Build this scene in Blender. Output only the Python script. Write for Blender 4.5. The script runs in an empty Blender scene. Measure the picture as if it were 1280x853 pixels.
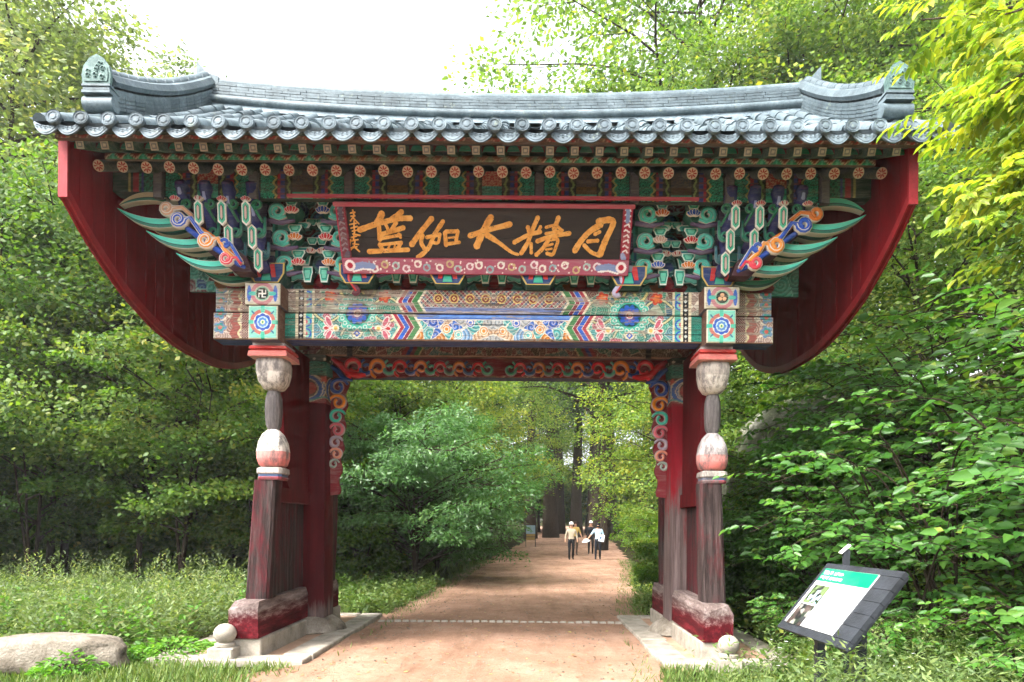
import bpy, math, random
import numpy as np
from mathutils import Vector, Matrix

scene = bpy.context.scene
COL = scene.collection
R = math.radians

# ------------------------------------------------------------------ camera
CAM = (0.48, -10.4, 1.65)
cam_data = bpy.data.cameras.new("camera")
cam_data.sensor_fit = 'HORIZONTAL'
cam_data.sensor_width = 36.0
cam_data.lens = 24.0
cam_data.shift_x = -(662 - 640) / 1280.0
cam_data.shift_y = (657 - 426.5) / 1280.0
cam_data.clip_start = 0.05
cam_data.clip_end = 800.0
cam = bpy.data.objects.new("camera", cam_data)
COL.objects.link(cam)
cam.location = CAM
cam.rotation_euler = (Matrix.Rotation(R(90), 3, 'X') @ Matrix.Rotation(R(0.49), 3, 'Z')).to_euler()
scene.camera = cam

# ------------------------------------------------------------------ world and sun
SUN_DIR = Vector((-0.62, -0.50, 1.0)).normalized()      # towards the sun
SUN_EL = math.asin(SUN_DIR.z)
world = bpy.data.worlds.new("World")
scene.world = world
world.use_nodes = True
wn = world.node_tree.nodes
wl = world.node_tree.links
wn.clear()
sky = wn.new('ShaderNodeTexSky')
sky.sky_type = 'NISHITA'
sky.sun_disc = False
sky.sun_elevation = SUN_EL
sky.sun_rotation = math.atan2(SUN_DIR.x, SUN_DIR.y)
sky.air_density = 1.0
sky.dust_density = 6.0
sky.ozone_density = 1.0
hsv = wn.new('ShaderNodeHueSaturation')
hsv.inputs['Saturation'].default_value = 0.22
bg = wn.new('ShaderNodeBackground')
bg.inputs['Strength'].default_value = 0.15
wo = wn.new('ShaderNodeOutputWorld')
wl.new(sky.outputs['Color'], hsv.inputs['Color'])
wl.new(hsv.outputs['Color'], bg.inputs['Color'])
wl.new(bg.outputs['Background'], wo.inputs['Surface'])

sun_data = bpy.data.lights.new("sun", 'SUN')
sun_data.energy = 1.15
sun_data.angle = R(11)
sun_data.color = (1.0, 0.965, 0.90)
sun = bpy.data.objects.new("sun", sun_data)
COL.objects.link(sun)
sun.rotation_euler = SUN_DIR.to_track_quat('Z', 'Y').to_euler()

vs = scene.view_settings
vs.view_transform = 'Standard'
vs.look = 'None'
vs.exposure = 2.42
vs.gamma = 1.0
scene.render.film_transparent = False
scene.cycles.use_denoising = True
scene.cycles.use_adaptive_sampling = True
scene.cycles.adaptive_threshold = 0.03
scene.cycles.max_bounces = 6
scene.cycles.diffuse_bounces = 4
scene.cycles.glossy_bounces = 2
scene.cycles.transmission_bounces = 3
scene.cycles.transparent_max_bounces = 4

# ------------------------------------------------------------------ helpers
def lin1(c):
    return c / 12.92 if c <= 0.04045 else ((c + 0.055) / 1.055) ** 2.4

def lin(c):
    if isinstance(c, str):
        c = c.lstrip('#')
        c = [int(c[i:i + 2], 16) / 255.0 for i in (0, 2, 4)]
    return tuple(lin1(x) for x in c)

def tag(o, label=None, cat=None, group=None, kind=None):
    if label: o['label'] = label
    if cat: o['category'] = cat
    if group: o['group'] = group
    if kind: o['kind'] = kind
    return o

def empty(name, loc=(0, 0, 0), rz=0.0, parent=None):
    o = bpy.data.objects.new(name, None)
    o.empty_display_size = 0.2
    COL.objects.link(o)
    o.location = loc
    o.rotation_euler = (0, 0, rz)
    if parent: o.parent = parent
    return o

def obj(name, mesh, parent=None, loc=(0, 0, 0), rot=(0, 0, 0), scale=(1, 1, 1)):
    o = bpy.data.objects.new(name, mesh)
    COL.objects.link(o)
    o.location = loc
    o.rotation_euler = rot
    o.scale = scale
    if parent: o.parent = parent
    return o

def copy_tree(o, parent=None):
    c = o.copy()
    COL.objects.link(c)
    c.parent = parent
    for ch in list(o.children):
        copy_tree(ch, c)
    return c

class MB:
    """collects shapes, builds one mesh; each face may carry its own paint colour"""
    def __init__(s):
        s.v = []; s.f = []; s.c = []
    def add(s, vs_, fs, col=(0.5, 0.5, 0.5)):
        n = len(s.v)
        s.v.extend([tuple(p) for p in vs_])
        for f in fs:
            s.f.append(tuple(i + n for i in f)); s.c.append(col)
        return s
    def box(s, x0, x1, y0, y1, z0, z1, col=(.5, .5, .5)):
        vs_ = [(x0, y0, z0), (x1, y0, z0), (x1, y1, z0), (x0, y1, z0), (x0, y0, z1), (x1, y0, z1), (x1, y1, z1), (x0, y1, z1)]
        return s.add(vs_, [(0, 3, 2, 1), (4, 5, 6, 7), (0, 1, 5, 4), (1, 2, 6, 5), (2, 3, 7, 6), (3, 0, 4, 7)], col)
    def bbox(s, x0, x1, y0, y1, z0, z1, b=0.01, col=(.5, .5, .5)):
        """box with chamfered vertical and top edges"""
        pts = [(x0 + b, y0), (x1 - b, y0), (x1, y0 + b), (x1, y1 - b), (x1 - b, y1), (x0 + b, y1), (x0, y1 - b), (x0, y0 + b)]
        ins = [(x0 + 2 * b, y0 + b), (x1 - 2 * b, y0 + b), (x1 - b, y0 + 2 * b), (x1 - b, y1 - 2 * b), (x1 - 2 * b, y1 - b), (x0 + 2 * b, y1 - b), (x0 + b, y1 - 2 * b), (x0 + b, y0 + 2 * b)]
        vs_ = [(p[0], p[1], z0) for p in pts] + [(p[0], p[1], z1 - b) for p in pts] + [(p[0], p[1], z1) for p in ins]
        fs = [tuple(range(7, -1, -1)), tuple(range(16, 24))]
        for k in range(8):
            j = (k + 1) % 8
            fs += [(k, j, j + 8, k + 8), (k + 8, j + 8, j + 16, k + 16)]
        return s.add(vs_, fs, col)
    def obox(s, c, size, rot, col=(.5, .5, .5)):
        hx, hy, hz = size[0] / 2, size[1] / 2, size[2] / 2
        pts = [Vector((a * hx, b * hy, d * hz)) for d in (-1, 1) for a, b in ((-1, -1), (1, -1), (1, 1), (-1, 1))]
        c = Vector(c)
        return s.add([c + rot @ p for p in pts], [(0, 3, 2, 1), (4, 5, 6, 7), (0, 1, 5, 4), (1, 2, 6, 5), (2, 3, 7, 6), (3, 0, 4, 7)], col)
    def prism(s, poly, d0, d1, plane='xz', col=(.5, .5, .5), side=None):
        n = len(poly)
        def P(a, b, d):
            return (a, d, b) if plane == 'xz' else ((d, a, b) if plane == 'yz' else (a, b, d))
        vs_ = [P(a, b, d0) for a, b in poly] + [P(a, b, d1) for a, b in poly]
        s.add(vs_, [tuple(range(n)), tuple(range(2 * n - 1, n - 1, -1))], col)
        m = len(s.v) - 2 * n
        for k in range(n):
            j = (k + 1) % n
            s.f.append((m + k, m + n + k, m + n + j, m + j)); s.c.append(side or col)
        return s
    def tube(s, pts, rad, n=8, col=(.5, .5, .5), caps=True, flat=1.0):
        pts = [Vector(p) for p in pts]
        if not hasattr(rad, '__len__'): rad = [rad] * len(pts)
        vs_ = []; up = None
        for i, p in enumerate(pts):
            t = (pts[min(i + 1, len(pts) - 1)] - pts[max(i - 1, 0)]).normalized()
            if up is None:
                up = Vector((0, 0, 1)) if abs(t.z) < .9 else Vector((0, 1, 0))
            a = t.cross(up).normalized(); b = a.cross(t).normalized(); up = b
            for k in range(n):
                q = 2 * math.pi * k / n
                vs_.append(p + (a * math.cos(q) * flat + b * math.sin(q)) * rad[i])
        fs = []
        for i in range(len(pts) - 1):
            for k in range(n):
                j = (k + 1) % n
                fs.append((i * n + k, i * n + j, i * n + n + j, i * n + n + k))
        if caps:
            fs.append(tuple(range(n - 1, -1, -1)))
            fs.append(tuple(range((len(pts) - 1) * n, len(pts) * n)))
        return s.add(vs_, fs, col)
    def lathe(s, prof, n=24, center=(0, 0, 0), col=(.5, .5, .5), sq=0.0, cols=None):
        """profile (r, z); sq>0 squares the section"""
        vs_ = []
        for r, z in prof:
            for k in range(n):
                q = 2 * math.pi * (k + .5) / n
                cx, sx = math.cos(q), math.sin(q)
                if sq:
                    m = max(abs(cx), abs(sx)); kk = 1 + sq * (1 / m - 1)
                    cx *= kk; sx *= kk
                vs_.append((center[0] + r * cx, center[1] + r * sx, center[2] + z))
        n0 = len(s.v)
        s.v.extend(vs_)
        for i in range(len(prof) - 1):
            for k in range(n):
                j = (k + 1) % n
                s.f.append((n0 + i * n + k, n0 + i * n + j, n0 + i * n + n + j, n0 + i * n + n + k))
                s.c.append(cols[i] if cols else col)
        s.f.append(tuple(n0 + k for k in range(n - 1, -1, -1))); s.c.append(cols[0] if cols else col)
        e = n0 + (len(prof) - 1) * n
        s.f.append(tuple(range(e, e + n))); s.c.append(cols[-1] if cols else col)
        return s
    def mesh(s, name, mat, smooth=False):
        me = bpy.data.meshes.new(name)
        me.from_pydata(s.v, [], s.f)
        at = me.attributes.new('Col', 'FLOAT_COLOR', 'FACE')
        at.data.foreach_set('color', np.array([(c[0], c[1], c[2], 1.0) for c in s.c], dtype=np.float32).ravel())
        if mat: me.materials.append(mat)
        if smooth is True:
            me.polygons.foreach_set('use_smooth', [True] * len(me.polygons))
        elif smooth:
            me.polygons.foreach_set('use_smooth', [True] * len(me.polygons))
            me.set_sharp_from_angle(angle=R(smooth))
        me.update()
        return me
    def build(s, name, mat, parent=None, smooth=False, loc=(0, 0, 0), rot=(0, 0, 0)):
        return obj(name, s.mesh(name, mat, smooth), parent, loc, rot)

def np_mesh(name, V, F, mat, attrs=None, smooth=False):
    """fast mesh from arrays; F is (n,k)"""
    me = bpy.data.meshes.new(name)
    V = np.asarray(V, dtype=np.float32); F = np.asarray(F, dtype=np.int32)
    k = F.shape[1]
    me.vertices.add(len(V)); me.vertices.foreach_set('co', V.ravel())
    me.loops.add(F.size); me.loops.foreach_set('vertex_index', F.ravel())
    me.polygons.add(len(F))
    me.polygons.foreach_set('loop_start', np.arange(0, F.size, k, dtype=np.int32))
    if smooth: me.polygons.foreach_set('use_smooth', np.ones(len(F), dtype=bool))
    for nm, (typ, dom, arr) in (attrs or {}).items():
        at = me.attributes.new(nm, typ, dom)
        arr = np.asarray(arr, dtype=np.float32)
        if typ == 'FLOAT_COLOR':
            if arr.shape[1] == 3: arr = np.concatenate([arr, np.ones((len(arr), 1), np.float32)], 1)
            at.data.foreach_set('color', arr.ravel())
        else:
            at.data.foreach_set('value', arr.ravel())
    if mat: me.materials.append(mat)
    me.update(calc_edges=True)
    me.validate()
    return me

def spline(pts, n=8):
    """Catmull-Rom through points"""
    pts = [np.array(p, float) for p in pts]
    P = [2 * pts[0] - pts[1]] + pts + [2 * pts[-1] - pts[-2]]
    out = []
    for i in range(1, len(P) - 2):
        for k in range(n):
            t = k / n
            a, b, c, d = P[i - 1], P[i], P[i + 1], P[i + 2]
            out.append(.5 * ((2 * b) + (-a + c) * t + (2 * a - 5 * b + 4 * c - d) * t * t + (-a + 3 * b - 3 * c + d) * t ** 3))
    out.append(pts[-1])
    return out

# ------------------------------------------------------------------ materials
def newmat(name):
    m = bpy.data.materials.new(name)
    m.use_nodes = True
    nt = m.node_tree
    return m, nt, nt.nodes['Principled BSDF']

def N(nt, typ, **kw):
    n = nt.nodes.new(typ)
    for k, v in kw.items():
        if k in n.inputs.keys() if hasattr(n.inputs, 'keys') else False:
            n.inputs[k].default_value = v
        else:
            setattr(n, k, v)
    return n

def coords(nt, scale=(1, 1, 1)):
    tc = nt.nodes.new('ShaderNodeTexCoord')
    mp = nt.nodes.new('ShaderNodeMapping')
    mp.inputs['Scale'].default_value = scale
    nt.links.new(tc.outputs['Object'], mp.inputs['Vector'])
    return mp.outputs['Vector']

def noise(nt, vec, scale, detail=5, rough=.6):
    n = nt.nodes.new('ShaderNodeTexNoise')
    n.inputs['Scale'].default_value = scale
    n.inputs['Detail'].default_value = detail
    n.inputs['Roughness'].default_value = rough
    nt.links.new(vec, n.inputs['Vector'])
    return n.outputs['Fac']

def ramp(nt, fac, stops):
    r = nt.nodes.new('ShaderNodeValToRGB')
    e = r.color_ramp.elements
    while len(e) < len(stops): e.new(.5)
    for i, (p, c) in enumerate(stops):
        e[i].position = p
        e[i].color = (*c, 1.0) if len(c) == 3 else c
    nt.links.new(fac, r.inputs['Fac'])
    return r.outputs['Color']

def mixc(nt, fac, a, b, mode='MIX'):
    m = nt.nodes.new('ShaderNodeMix')
    m.data_type = 'RGBA'; m.blend_type = mode
    for sock, v in ((m.inputs[0], fac), (m.inputs[6], a), (m.inputs[7], b)):
        if isinstance(v, (int, float)): sock.default_value = v
        elif isinstance(v, tuple): sock.default_value = (*v, 1.0)
        else: nt.links.new(v, sock)
    return m.outputs[2]

def bump(nt, bsdf, h, strength=.3, dist=.02):
    b = nt.nodes.new('ShaderNodeBump')
    b.inputs['Strength'].default_value = strength
    b.inputs['Distance'].default_value = dist
    nt.links.new(h, b.inputs['Height'])
    nt.links.new(b.outputs['Normal'], bsdf.inputs['Normal'])

def mat_mottled(name, stops, scale=4, stretch=(1, 1, 1), rough=.8, bumpy=.3, spec=.3, fine=60, finek=.25, bd=.02):
    m, nt, b = newmat(name)
    v = coords(nt, stretch)
    n1 = noise(nt, v, scale, 6, .65)
    col = ramp(nt, n1, stops)
    n2 = noise(nt, v, fine, 3, .7)
    col = mixc(nt, finek, col, ramp(nt, n2, [(.3, (.25, .25, .25)), (.7, (1, 1, 1))]), 'MULTIPLY')
    nt.links.new(col, b.inputs['Base Color'])
    b.inputs['Roughness'].default_value = rough
    b.inputs['Specular IOR Level'].default_value = spec
    if bumpy: bump(nt, b, n2, bumpy, bd)
    return m

def mat_paint(name, fade=lin('#cfc2b0'), amount=.35, stretch=(1.5, 6, 10), rough=.75, dark=.25):
    """painted wood: the painted colour of the mesh, flaking to bare wood"""
    m, nt, b = newmat(name)
    at = nt.nodes.new('ShaderNodeAttribute'); at.attribute_name = 'Col'
    v = coords(nt, stretch)
    n1 = noise(nt, v, 2.2, 7, .72)
    fac = ramp(nt, n1, [(.46, (0, 0, 0)), (.75, (amount,) * 3)])
    col = mixc(nt, fac, at.outputs['Color'], fade)
    n2 = noise(nt, v, 9, 5, .7)
    col = mixc(nt, dark, col, ramp(nt, n2, [(.35, (.3, .28, .27)), (.6, (1, 1, 1))]), 'MULTIPLY')
    nt.links.new(col, b.inputs['Base Color'])
    b.inputs['Roughness'].default_value = rough
    b.inputs['Specular IOR Level'].default_value = .25
    bump(nt, b, n2, .25, .01)
    return m

def mat_leaf(name, stops, trans=.4, rough=.5, spec=.35):
    m = bpy.data.materials.new(name)
    m.use_nodes = True
    nt = m.node_tree
    b = nt.nodes['Principled BSDF']
    at = nt.nodes.new('ShaderNodeAttribute'); at.attribute_name = 'tint'
    oi = nt.nodes.new('ShaderNodeObjectInfo')
    add = nt.nodes.new('ShaderNodeMath'); add.operation = 'MULTIPLY_ADD'
    nt.links.new(oi.outputs['Random'], add.inputs[0])
    add.inputs[1].default_value = .25
    nt.links.new(at.outputs['Fac'], add.inputs[2])
    sub = nt.nodes.new('ShaderNodeMath'); sub.operation = 'SUBTRACT'
    nt.links.new(add.outputs[0], sub.inputs[0]); sub.inputs[1].default_value = .12
    col = ramp(nt, sub.outputs[0], stops)
    nt.links.new(col, b.inputs['Base Color'])
    b.inputs['Roughness'].default_value = rough
    b.inputs['Specular IOR Level'].default_value = spec
    tr = nt.nodes.new('ShaderNodeBsdfTranslucent')
    tcol = mixc(nt, 1.0, col, (1.25, 1.3, .55), 'MULTIPLY')
    nt.links.new(tcol, tr.inputs['Color'])
    mx = nt.nodes.new('ShaderNodeMixShader')
    mx.inputs[0].default_value = trans
    nt.links.new(b.outputs[0], mx.inputs[1]); nt.links.new(tr.outputs[0], mx.inputs[2])
    nt.links.new(mx.outputs[0], nt.nodes['Material Output'].inputs['Surface'])
    return m

def mat_plain(name, c, rough=.6, spec=.4):
    return mat_mottled(name, [(.3, tuple(x * .85 for x in c)), (.7, tuple(min(1, x * 1.1) for x in c))], 8, rough=rough, spec=spec, bumpy=.1, finek=.12)

M = {}
def mat_tile(name, stops, rough):
    m, nt, b = newmat(name)
    v = coords(nt)
    tc = nt.nodes.new('ShaderNodeNewGeometry')
    n1 = noise(nt, tc.outputs['Position'], 2.6, 7, .7)
    col = ramp(nt, n1, stops)
    oi = nt.nodes.new('ShaderNodeObjectInfo')
    col = mixc(nt, .8, col, ramp(nt, oi.outputs['Random'], [(0, (.62, .64, .64)), (.5, (.95, .95, .95)), (1, (1.2, 1.18, 1.15))]), 'MULTIPLY')
    n2 = noise(nt, tc.outputs['Position'], 24, 5, .75)
    col = mixc(nt, .5, col, ramp(nt, n2, [(.34, (.35, .36, .34)), (.55, (1, 1, 1))]), 'MULTIPLY')
    col = mixc(nt, ramp(nt, noise(nt, tc.outputs['Position'], 7, 6, .75), [(.60, (0, 0, 0)), (.70, (.5, .5, .5))]), col, lin('#8f9a86'))
    nt.links.new(col, b.inputs['Base Color'])
    b.inputs['Roughness'].default_value = rough
    b.inputs['Specular IOR Level'].default_value = .4
    bump(nt, b, n2, .3, .01)
    return m
M['tile'] = mat_tile('roof_tile_clay', [(.3, lin('#3c484e')), (.5, lin('#55646b')), (.7, lin('#748289'))], .6)
M['tile_side'] = mat_tile('roof_tile_edge', [(.3, lin('#46535b')), (.5, lin('#5f6e77')), (.7, lin('#7a8890'))], .65)
M['green_tile'] = mat_mottled('crest_tile', [(.3, lin('#3a5553')), (.7, lin('#6f8a84'))], 12, rough=.6, bumpy=.4, fine=60, finek=.3)
M['paint'] = mat_paint('painted_wood', lin('#a89c8c'), .4, dark=.5)
M['paint_beam'] = mat_paint('painted_front_beam', lin('#857c70'), .6, (1.0, 5, 9), .85, .75)
M['paint_worn'] = mat_paint('painted_wood_weathered', amount=.85, dark=.35)
M['paint_new'] = mat_paint('painted_carving', lin('#a8aaa0'), .3, dark=.2)
M['red'] = mat_mottled('red_painted_wood', [(.2, lin('#3c090d')), (.55, lin('#580e14')), (.85, lin('#6e262c'))], 1.6, (3, 3, .35), .75, .2, .12, 30, .35)
M['red_board'] = mat_mottled('red_gable_board', [(.2, lin('#640e16')), (.5, lin('#82141e')), (.8, lin('#94222c'))], 1.3, (3, 3, .3), .75, .2, .12, 30, .3)
M['red_trim'] = mat_mottled('bright_red_trim', [(.3, lin('#86161f')), (.7, lin('#a82a31'))], 5, (1, 1, 1), .6, .1, .3, 40, .3)
M['stone'] = mat_mottled('granite', [(.3, lin('#7e776c')), (.5, lin('#a0978a')), (.75, lin('#b8b0a4'))], 5, rough=.85, bumpy=.35, fine=90, finek=.3)
M['stone_old'] = mat_mottled('old_granite', [(.30, lin('#443e34')), (.44, lin('#756b5e')), (.58, lin('#8c8376')), (.75, lin('#a59d92'))], 3.5, rough=.9, bumpy=.6, fine=35, finek=.4, bd=.05)
M['bark'] = mat_mottled('bark', [(.3, lin('#2c241d')), (.7, lin('#574a3d'))], 6, (6, 6, .8), .95, .8, .1, 30, .5, .06)
M['bark_pale'] = mat_mottled('pale_bark', [(.3, lin('#4a4038')), (.7, lin('#8a7d6e'))], 5, (5, 5, 1), .95, .8, .1, 30, .5, .06)

def mat_post():
    """front posts: old red paint worn to dark and silver timber in long streaks"""
    m, nt, b = newmat('weathered_red_post')
    v = coords(nt, (16, 16, .5))
    n1 = noise(nt, v, 1.2, 8, .75)
    wood = ramp(nt, n1, [(.30, lin('#120e0d')), (.46, lin('#2c2322')), (.60, lin('#463b39')), (.74, lin('#7c7072'))])
    red = ramp(nt, noise(nt, v, 2.5, 6, .7), [(.3, lin('#380c14')), (.7, lin('#62262c'))])
    big = noise(nt, coords(nt, (3, 3, .8)), 1.1, 5, .7)
    col = mixc(nt, ramp(nt, big, [(.46, (0, 0, 0)), (.60, (.85, .85, .85))]), wood, red)
    nt.links.new(col, b.inputs['Base Color'])
    b.inputs['Roughness'].default_value = .85
    b.inputs['Specular IOR Level'].default_value = .12
    bump(nt, b, n1, .8, .02)
    return m
M['post'] = mat_post()

def mat_pillar(name, lo, z0, z1, reds):
    """main pillar: red, worn to bare wood near its foot"""
    m, nt, b = newmat(name)
    tc = nt.nodes.new('ShaderNodeTexCoord')
    sep = nt.nodes.new('ShaderNodeSeparateXYZ')
    nt.links.new(tc.outputs['Object'], sep.inputs[0])
    v = coords(nt, (4, 4, .5))
    n1 = noise(nt, v, 1.8, 7, .7)
    mr = nt.nodes.new('ShaderNodeMapRange')
    mr.inputs[1].default_value = z0; mr.inputs[2].default_value = z1
    mr.inputs[3].default_value = .42; mr.inputs[4].default_value = -.25
    nt.links.new(sep.outputs['Z'], mr.inputs[0])
    ad = nt.nodes.new('ShaderNodeMath'); ad.operation = 'ADD'
    nt.links.new(n1, ad.inputs[0]); nt.links.new(mr.outputs[0], ad.inputs[1])
    fac = ramp(nt, ad.outputs[0], [(.5, (0, 0, 0)), (.66, (1, 1, 1))])
    red = ramp(nt, n1, [(.3, lin(reds[0])), (.6, lin(reds[1])), (.85, lin(reds[2]))])
    wood = ramp(nt, noise(nt, coords(nt, (14, 14, .5)), 1.4, 8, .75), [(.3, lin('#2c2322')), (.5, lin('#5a4c4a')), (.72, lin(lo))])
    col = mixc(nt, fac, red, wood)
    nt.links.new(col, b.inputs['Base Color'])
    b.inputs['Roughness'].default_value = .75
    b.inputs['Specular IOR Level'].default_value = .12
    bump(nt, b, noise(nt, v, 6, 6, .7), .3, .012)
    return m
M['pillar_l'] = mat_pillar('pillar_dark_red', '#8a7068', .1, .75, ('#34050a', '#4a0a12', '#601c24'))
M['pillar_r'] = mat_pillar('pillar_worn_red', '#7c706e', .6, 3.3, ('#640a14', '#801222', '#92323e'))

def mat_dirt():
    m, nt, b = newmat('packed_path_earth')
    v = coords(nt)
    base = ramp(nt, noise(nt, v, .8, 8, .7), [(.3, lin('#826552')), (.5, lin('#9b7a66')), (.7, lin('#b1917d'))])
    worn = ramp(nt, noise(nt, coords(nt, (2.2, .35, 1)), 1.3, 6, .65), [(.38, (.70, .68, .66)), (.5, (.94, .93, .93)), (.62, (1.06, 1.06, 1.06))])
    col = mixc(nt, .7, base, worn, 'MULTIPLY')
    grit = noise(nt, v, 55, 4, .8)
    col = mixc(nt, .55, col, ramp(nt, grit, [(.32, (.45, .42, .40)), (.5, (1, 1, 1)), (.72, (1.25, 1.22, 1.2))]), 'MULTIPLY')
    nt.links.new(col, b.inputs['Base Color'])
    b.inputs['Roughness'].default_value = .97
    b.inputs['Specular IOR Level'].default_value = .1
    ad = nt.nodes.new('ShaderNodeMath'); ad.operation = 'MULTIPLY_ADD'
    nt.links.new(noise(nt, v, 9, 6, .75), ad.inputs[0]); ad.inputs[1].default_value = 2.0
    nt.links.new(grit, ad.inputs[2])
    bump(nt, b, ad.outputs[0], .7, .02)
    return m
M['dirt'] = mat_dirt()
M['dirt2'] = mat_mottled('sandy_earth', [(.3, lin('#9c7c66')), (.7, lin('#bf9f88'))], 3, rough=.95, bumpy=.4, spec=.1, fine=60, finek=.3)
M['soil'] = mat_mottled('forest_floor', [(.3, lin('#282318')), (.5, lin('#36341e')), (.72, lin('#444724'))], 1.4, rough=1, bumpy=.8, spec=.05, fine=25, finek=.5, bd=.05)
# ------------------------------------------------------------------ ground
def path_c(y):                                    # centre line of the path
    if y < -2: return -.28 * min(1.2, -2 - y)
    return 0.0 if y < 0 else (0.085 * y if y < 40 else 3.4 + .04 * (y - 40))
def path_w(y):                                    # half width
    if y < 2: return 2.2
    return 2.2 + min(.9, .06 * (y - 2))
def gz(x, y):
    z = 0.0
    if y > 20: z += .022 * (y - 20)
    d = x - path_c(y) - path_w(y)
    if d > 1.6: z += min(14, .42 * (d - 1.6) ** 1.05) * min(1, max(.0, (y + 5) / 5))
    dl = path_c(y) - path_w(y) - x
    if dl > 16: z += min(5, .12 * (dl - 16))
    if dl > 1.0: z -= min(.15, .05 * (dl - 1.0))
    return z

def build_ground():
    def axis(a, b, fine0, fine1, step, grow):
        pts = list(np.arange(fine0, fine1 + 1e-6, step))
        s = step; p = fine0; left = []
        while p > a: s *= grow; p -= s; left.append(p)
        s = step; p = fine1; right = []
        while p < b: s *= grow; p += s; right.append(p)
        return left[::-1] + pts + right
    xs = axis(-160, 160, -14, 14, .5, 1.25); ys = axis(-60, 260, -11, 30, .5, 1.2)
    rng = np.random.default_rng(3)
    V = [(x, y, gz(x, y) - .03 + (rng.random() * .05 if abs(x - path_c(y)) > 4 else 0)) for y in ys for x in xs]
    nx = len(xs)
    F = [(j * nx + i, j * nx + i + 1, j * nx + nx + i + 1, j * nx + nx + i) for j in range(len(ys) - 1) for i in range(nx - 1)]
    o = obj('ground', np_mesh('ground', V, F, M['soil'], smooth=True))
    tag(o, kind='structure')
    # the path: ragged edges
    V = []; F = []; nx = 17
    ys = list(np.arange(-14, 30, .25)) + list(np.arange(30, 90, 1.0))
    for j, y in enumerate(ys):
        c, w = path_c(y), path_w(y)
        el = .10 * math.sin(y * 2.3) + .08 * math.sin(y * 5.1 + 1) + .05 * math.sin(y * 11)
        er = .10 * math.sin(y * 2.9 + 2) + .08 * math.sin(y * 4.7) + .05 * math.sin(y * 12.3)
        for i in range(nx):
            t = i / (nx - 1)
            x = c - w - .25 + el + t * (2 * w + .5 + er - el)
            crown = .012 * (1 - abs(2 * t - 1) ** 2)
            V.append((x, y, gz(x, y) + crown + .004 * math.sin(x * 7 + y * 3) + (-.032 if i in (0, nx - 1) else 0)))
    for j in range(len(ys) - 1):
        for i in range(nx - 1):
            F.append((j * nx + i, j * nx + i + 1, j * nx + nx + i + 1, j * nx + nx + i))
    o = obj('dirt_path', np_mesh('dirt_path', V, F, M['dirt'], smooth=True))
    tag(o, kind='structure')
build_ground()
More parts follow.
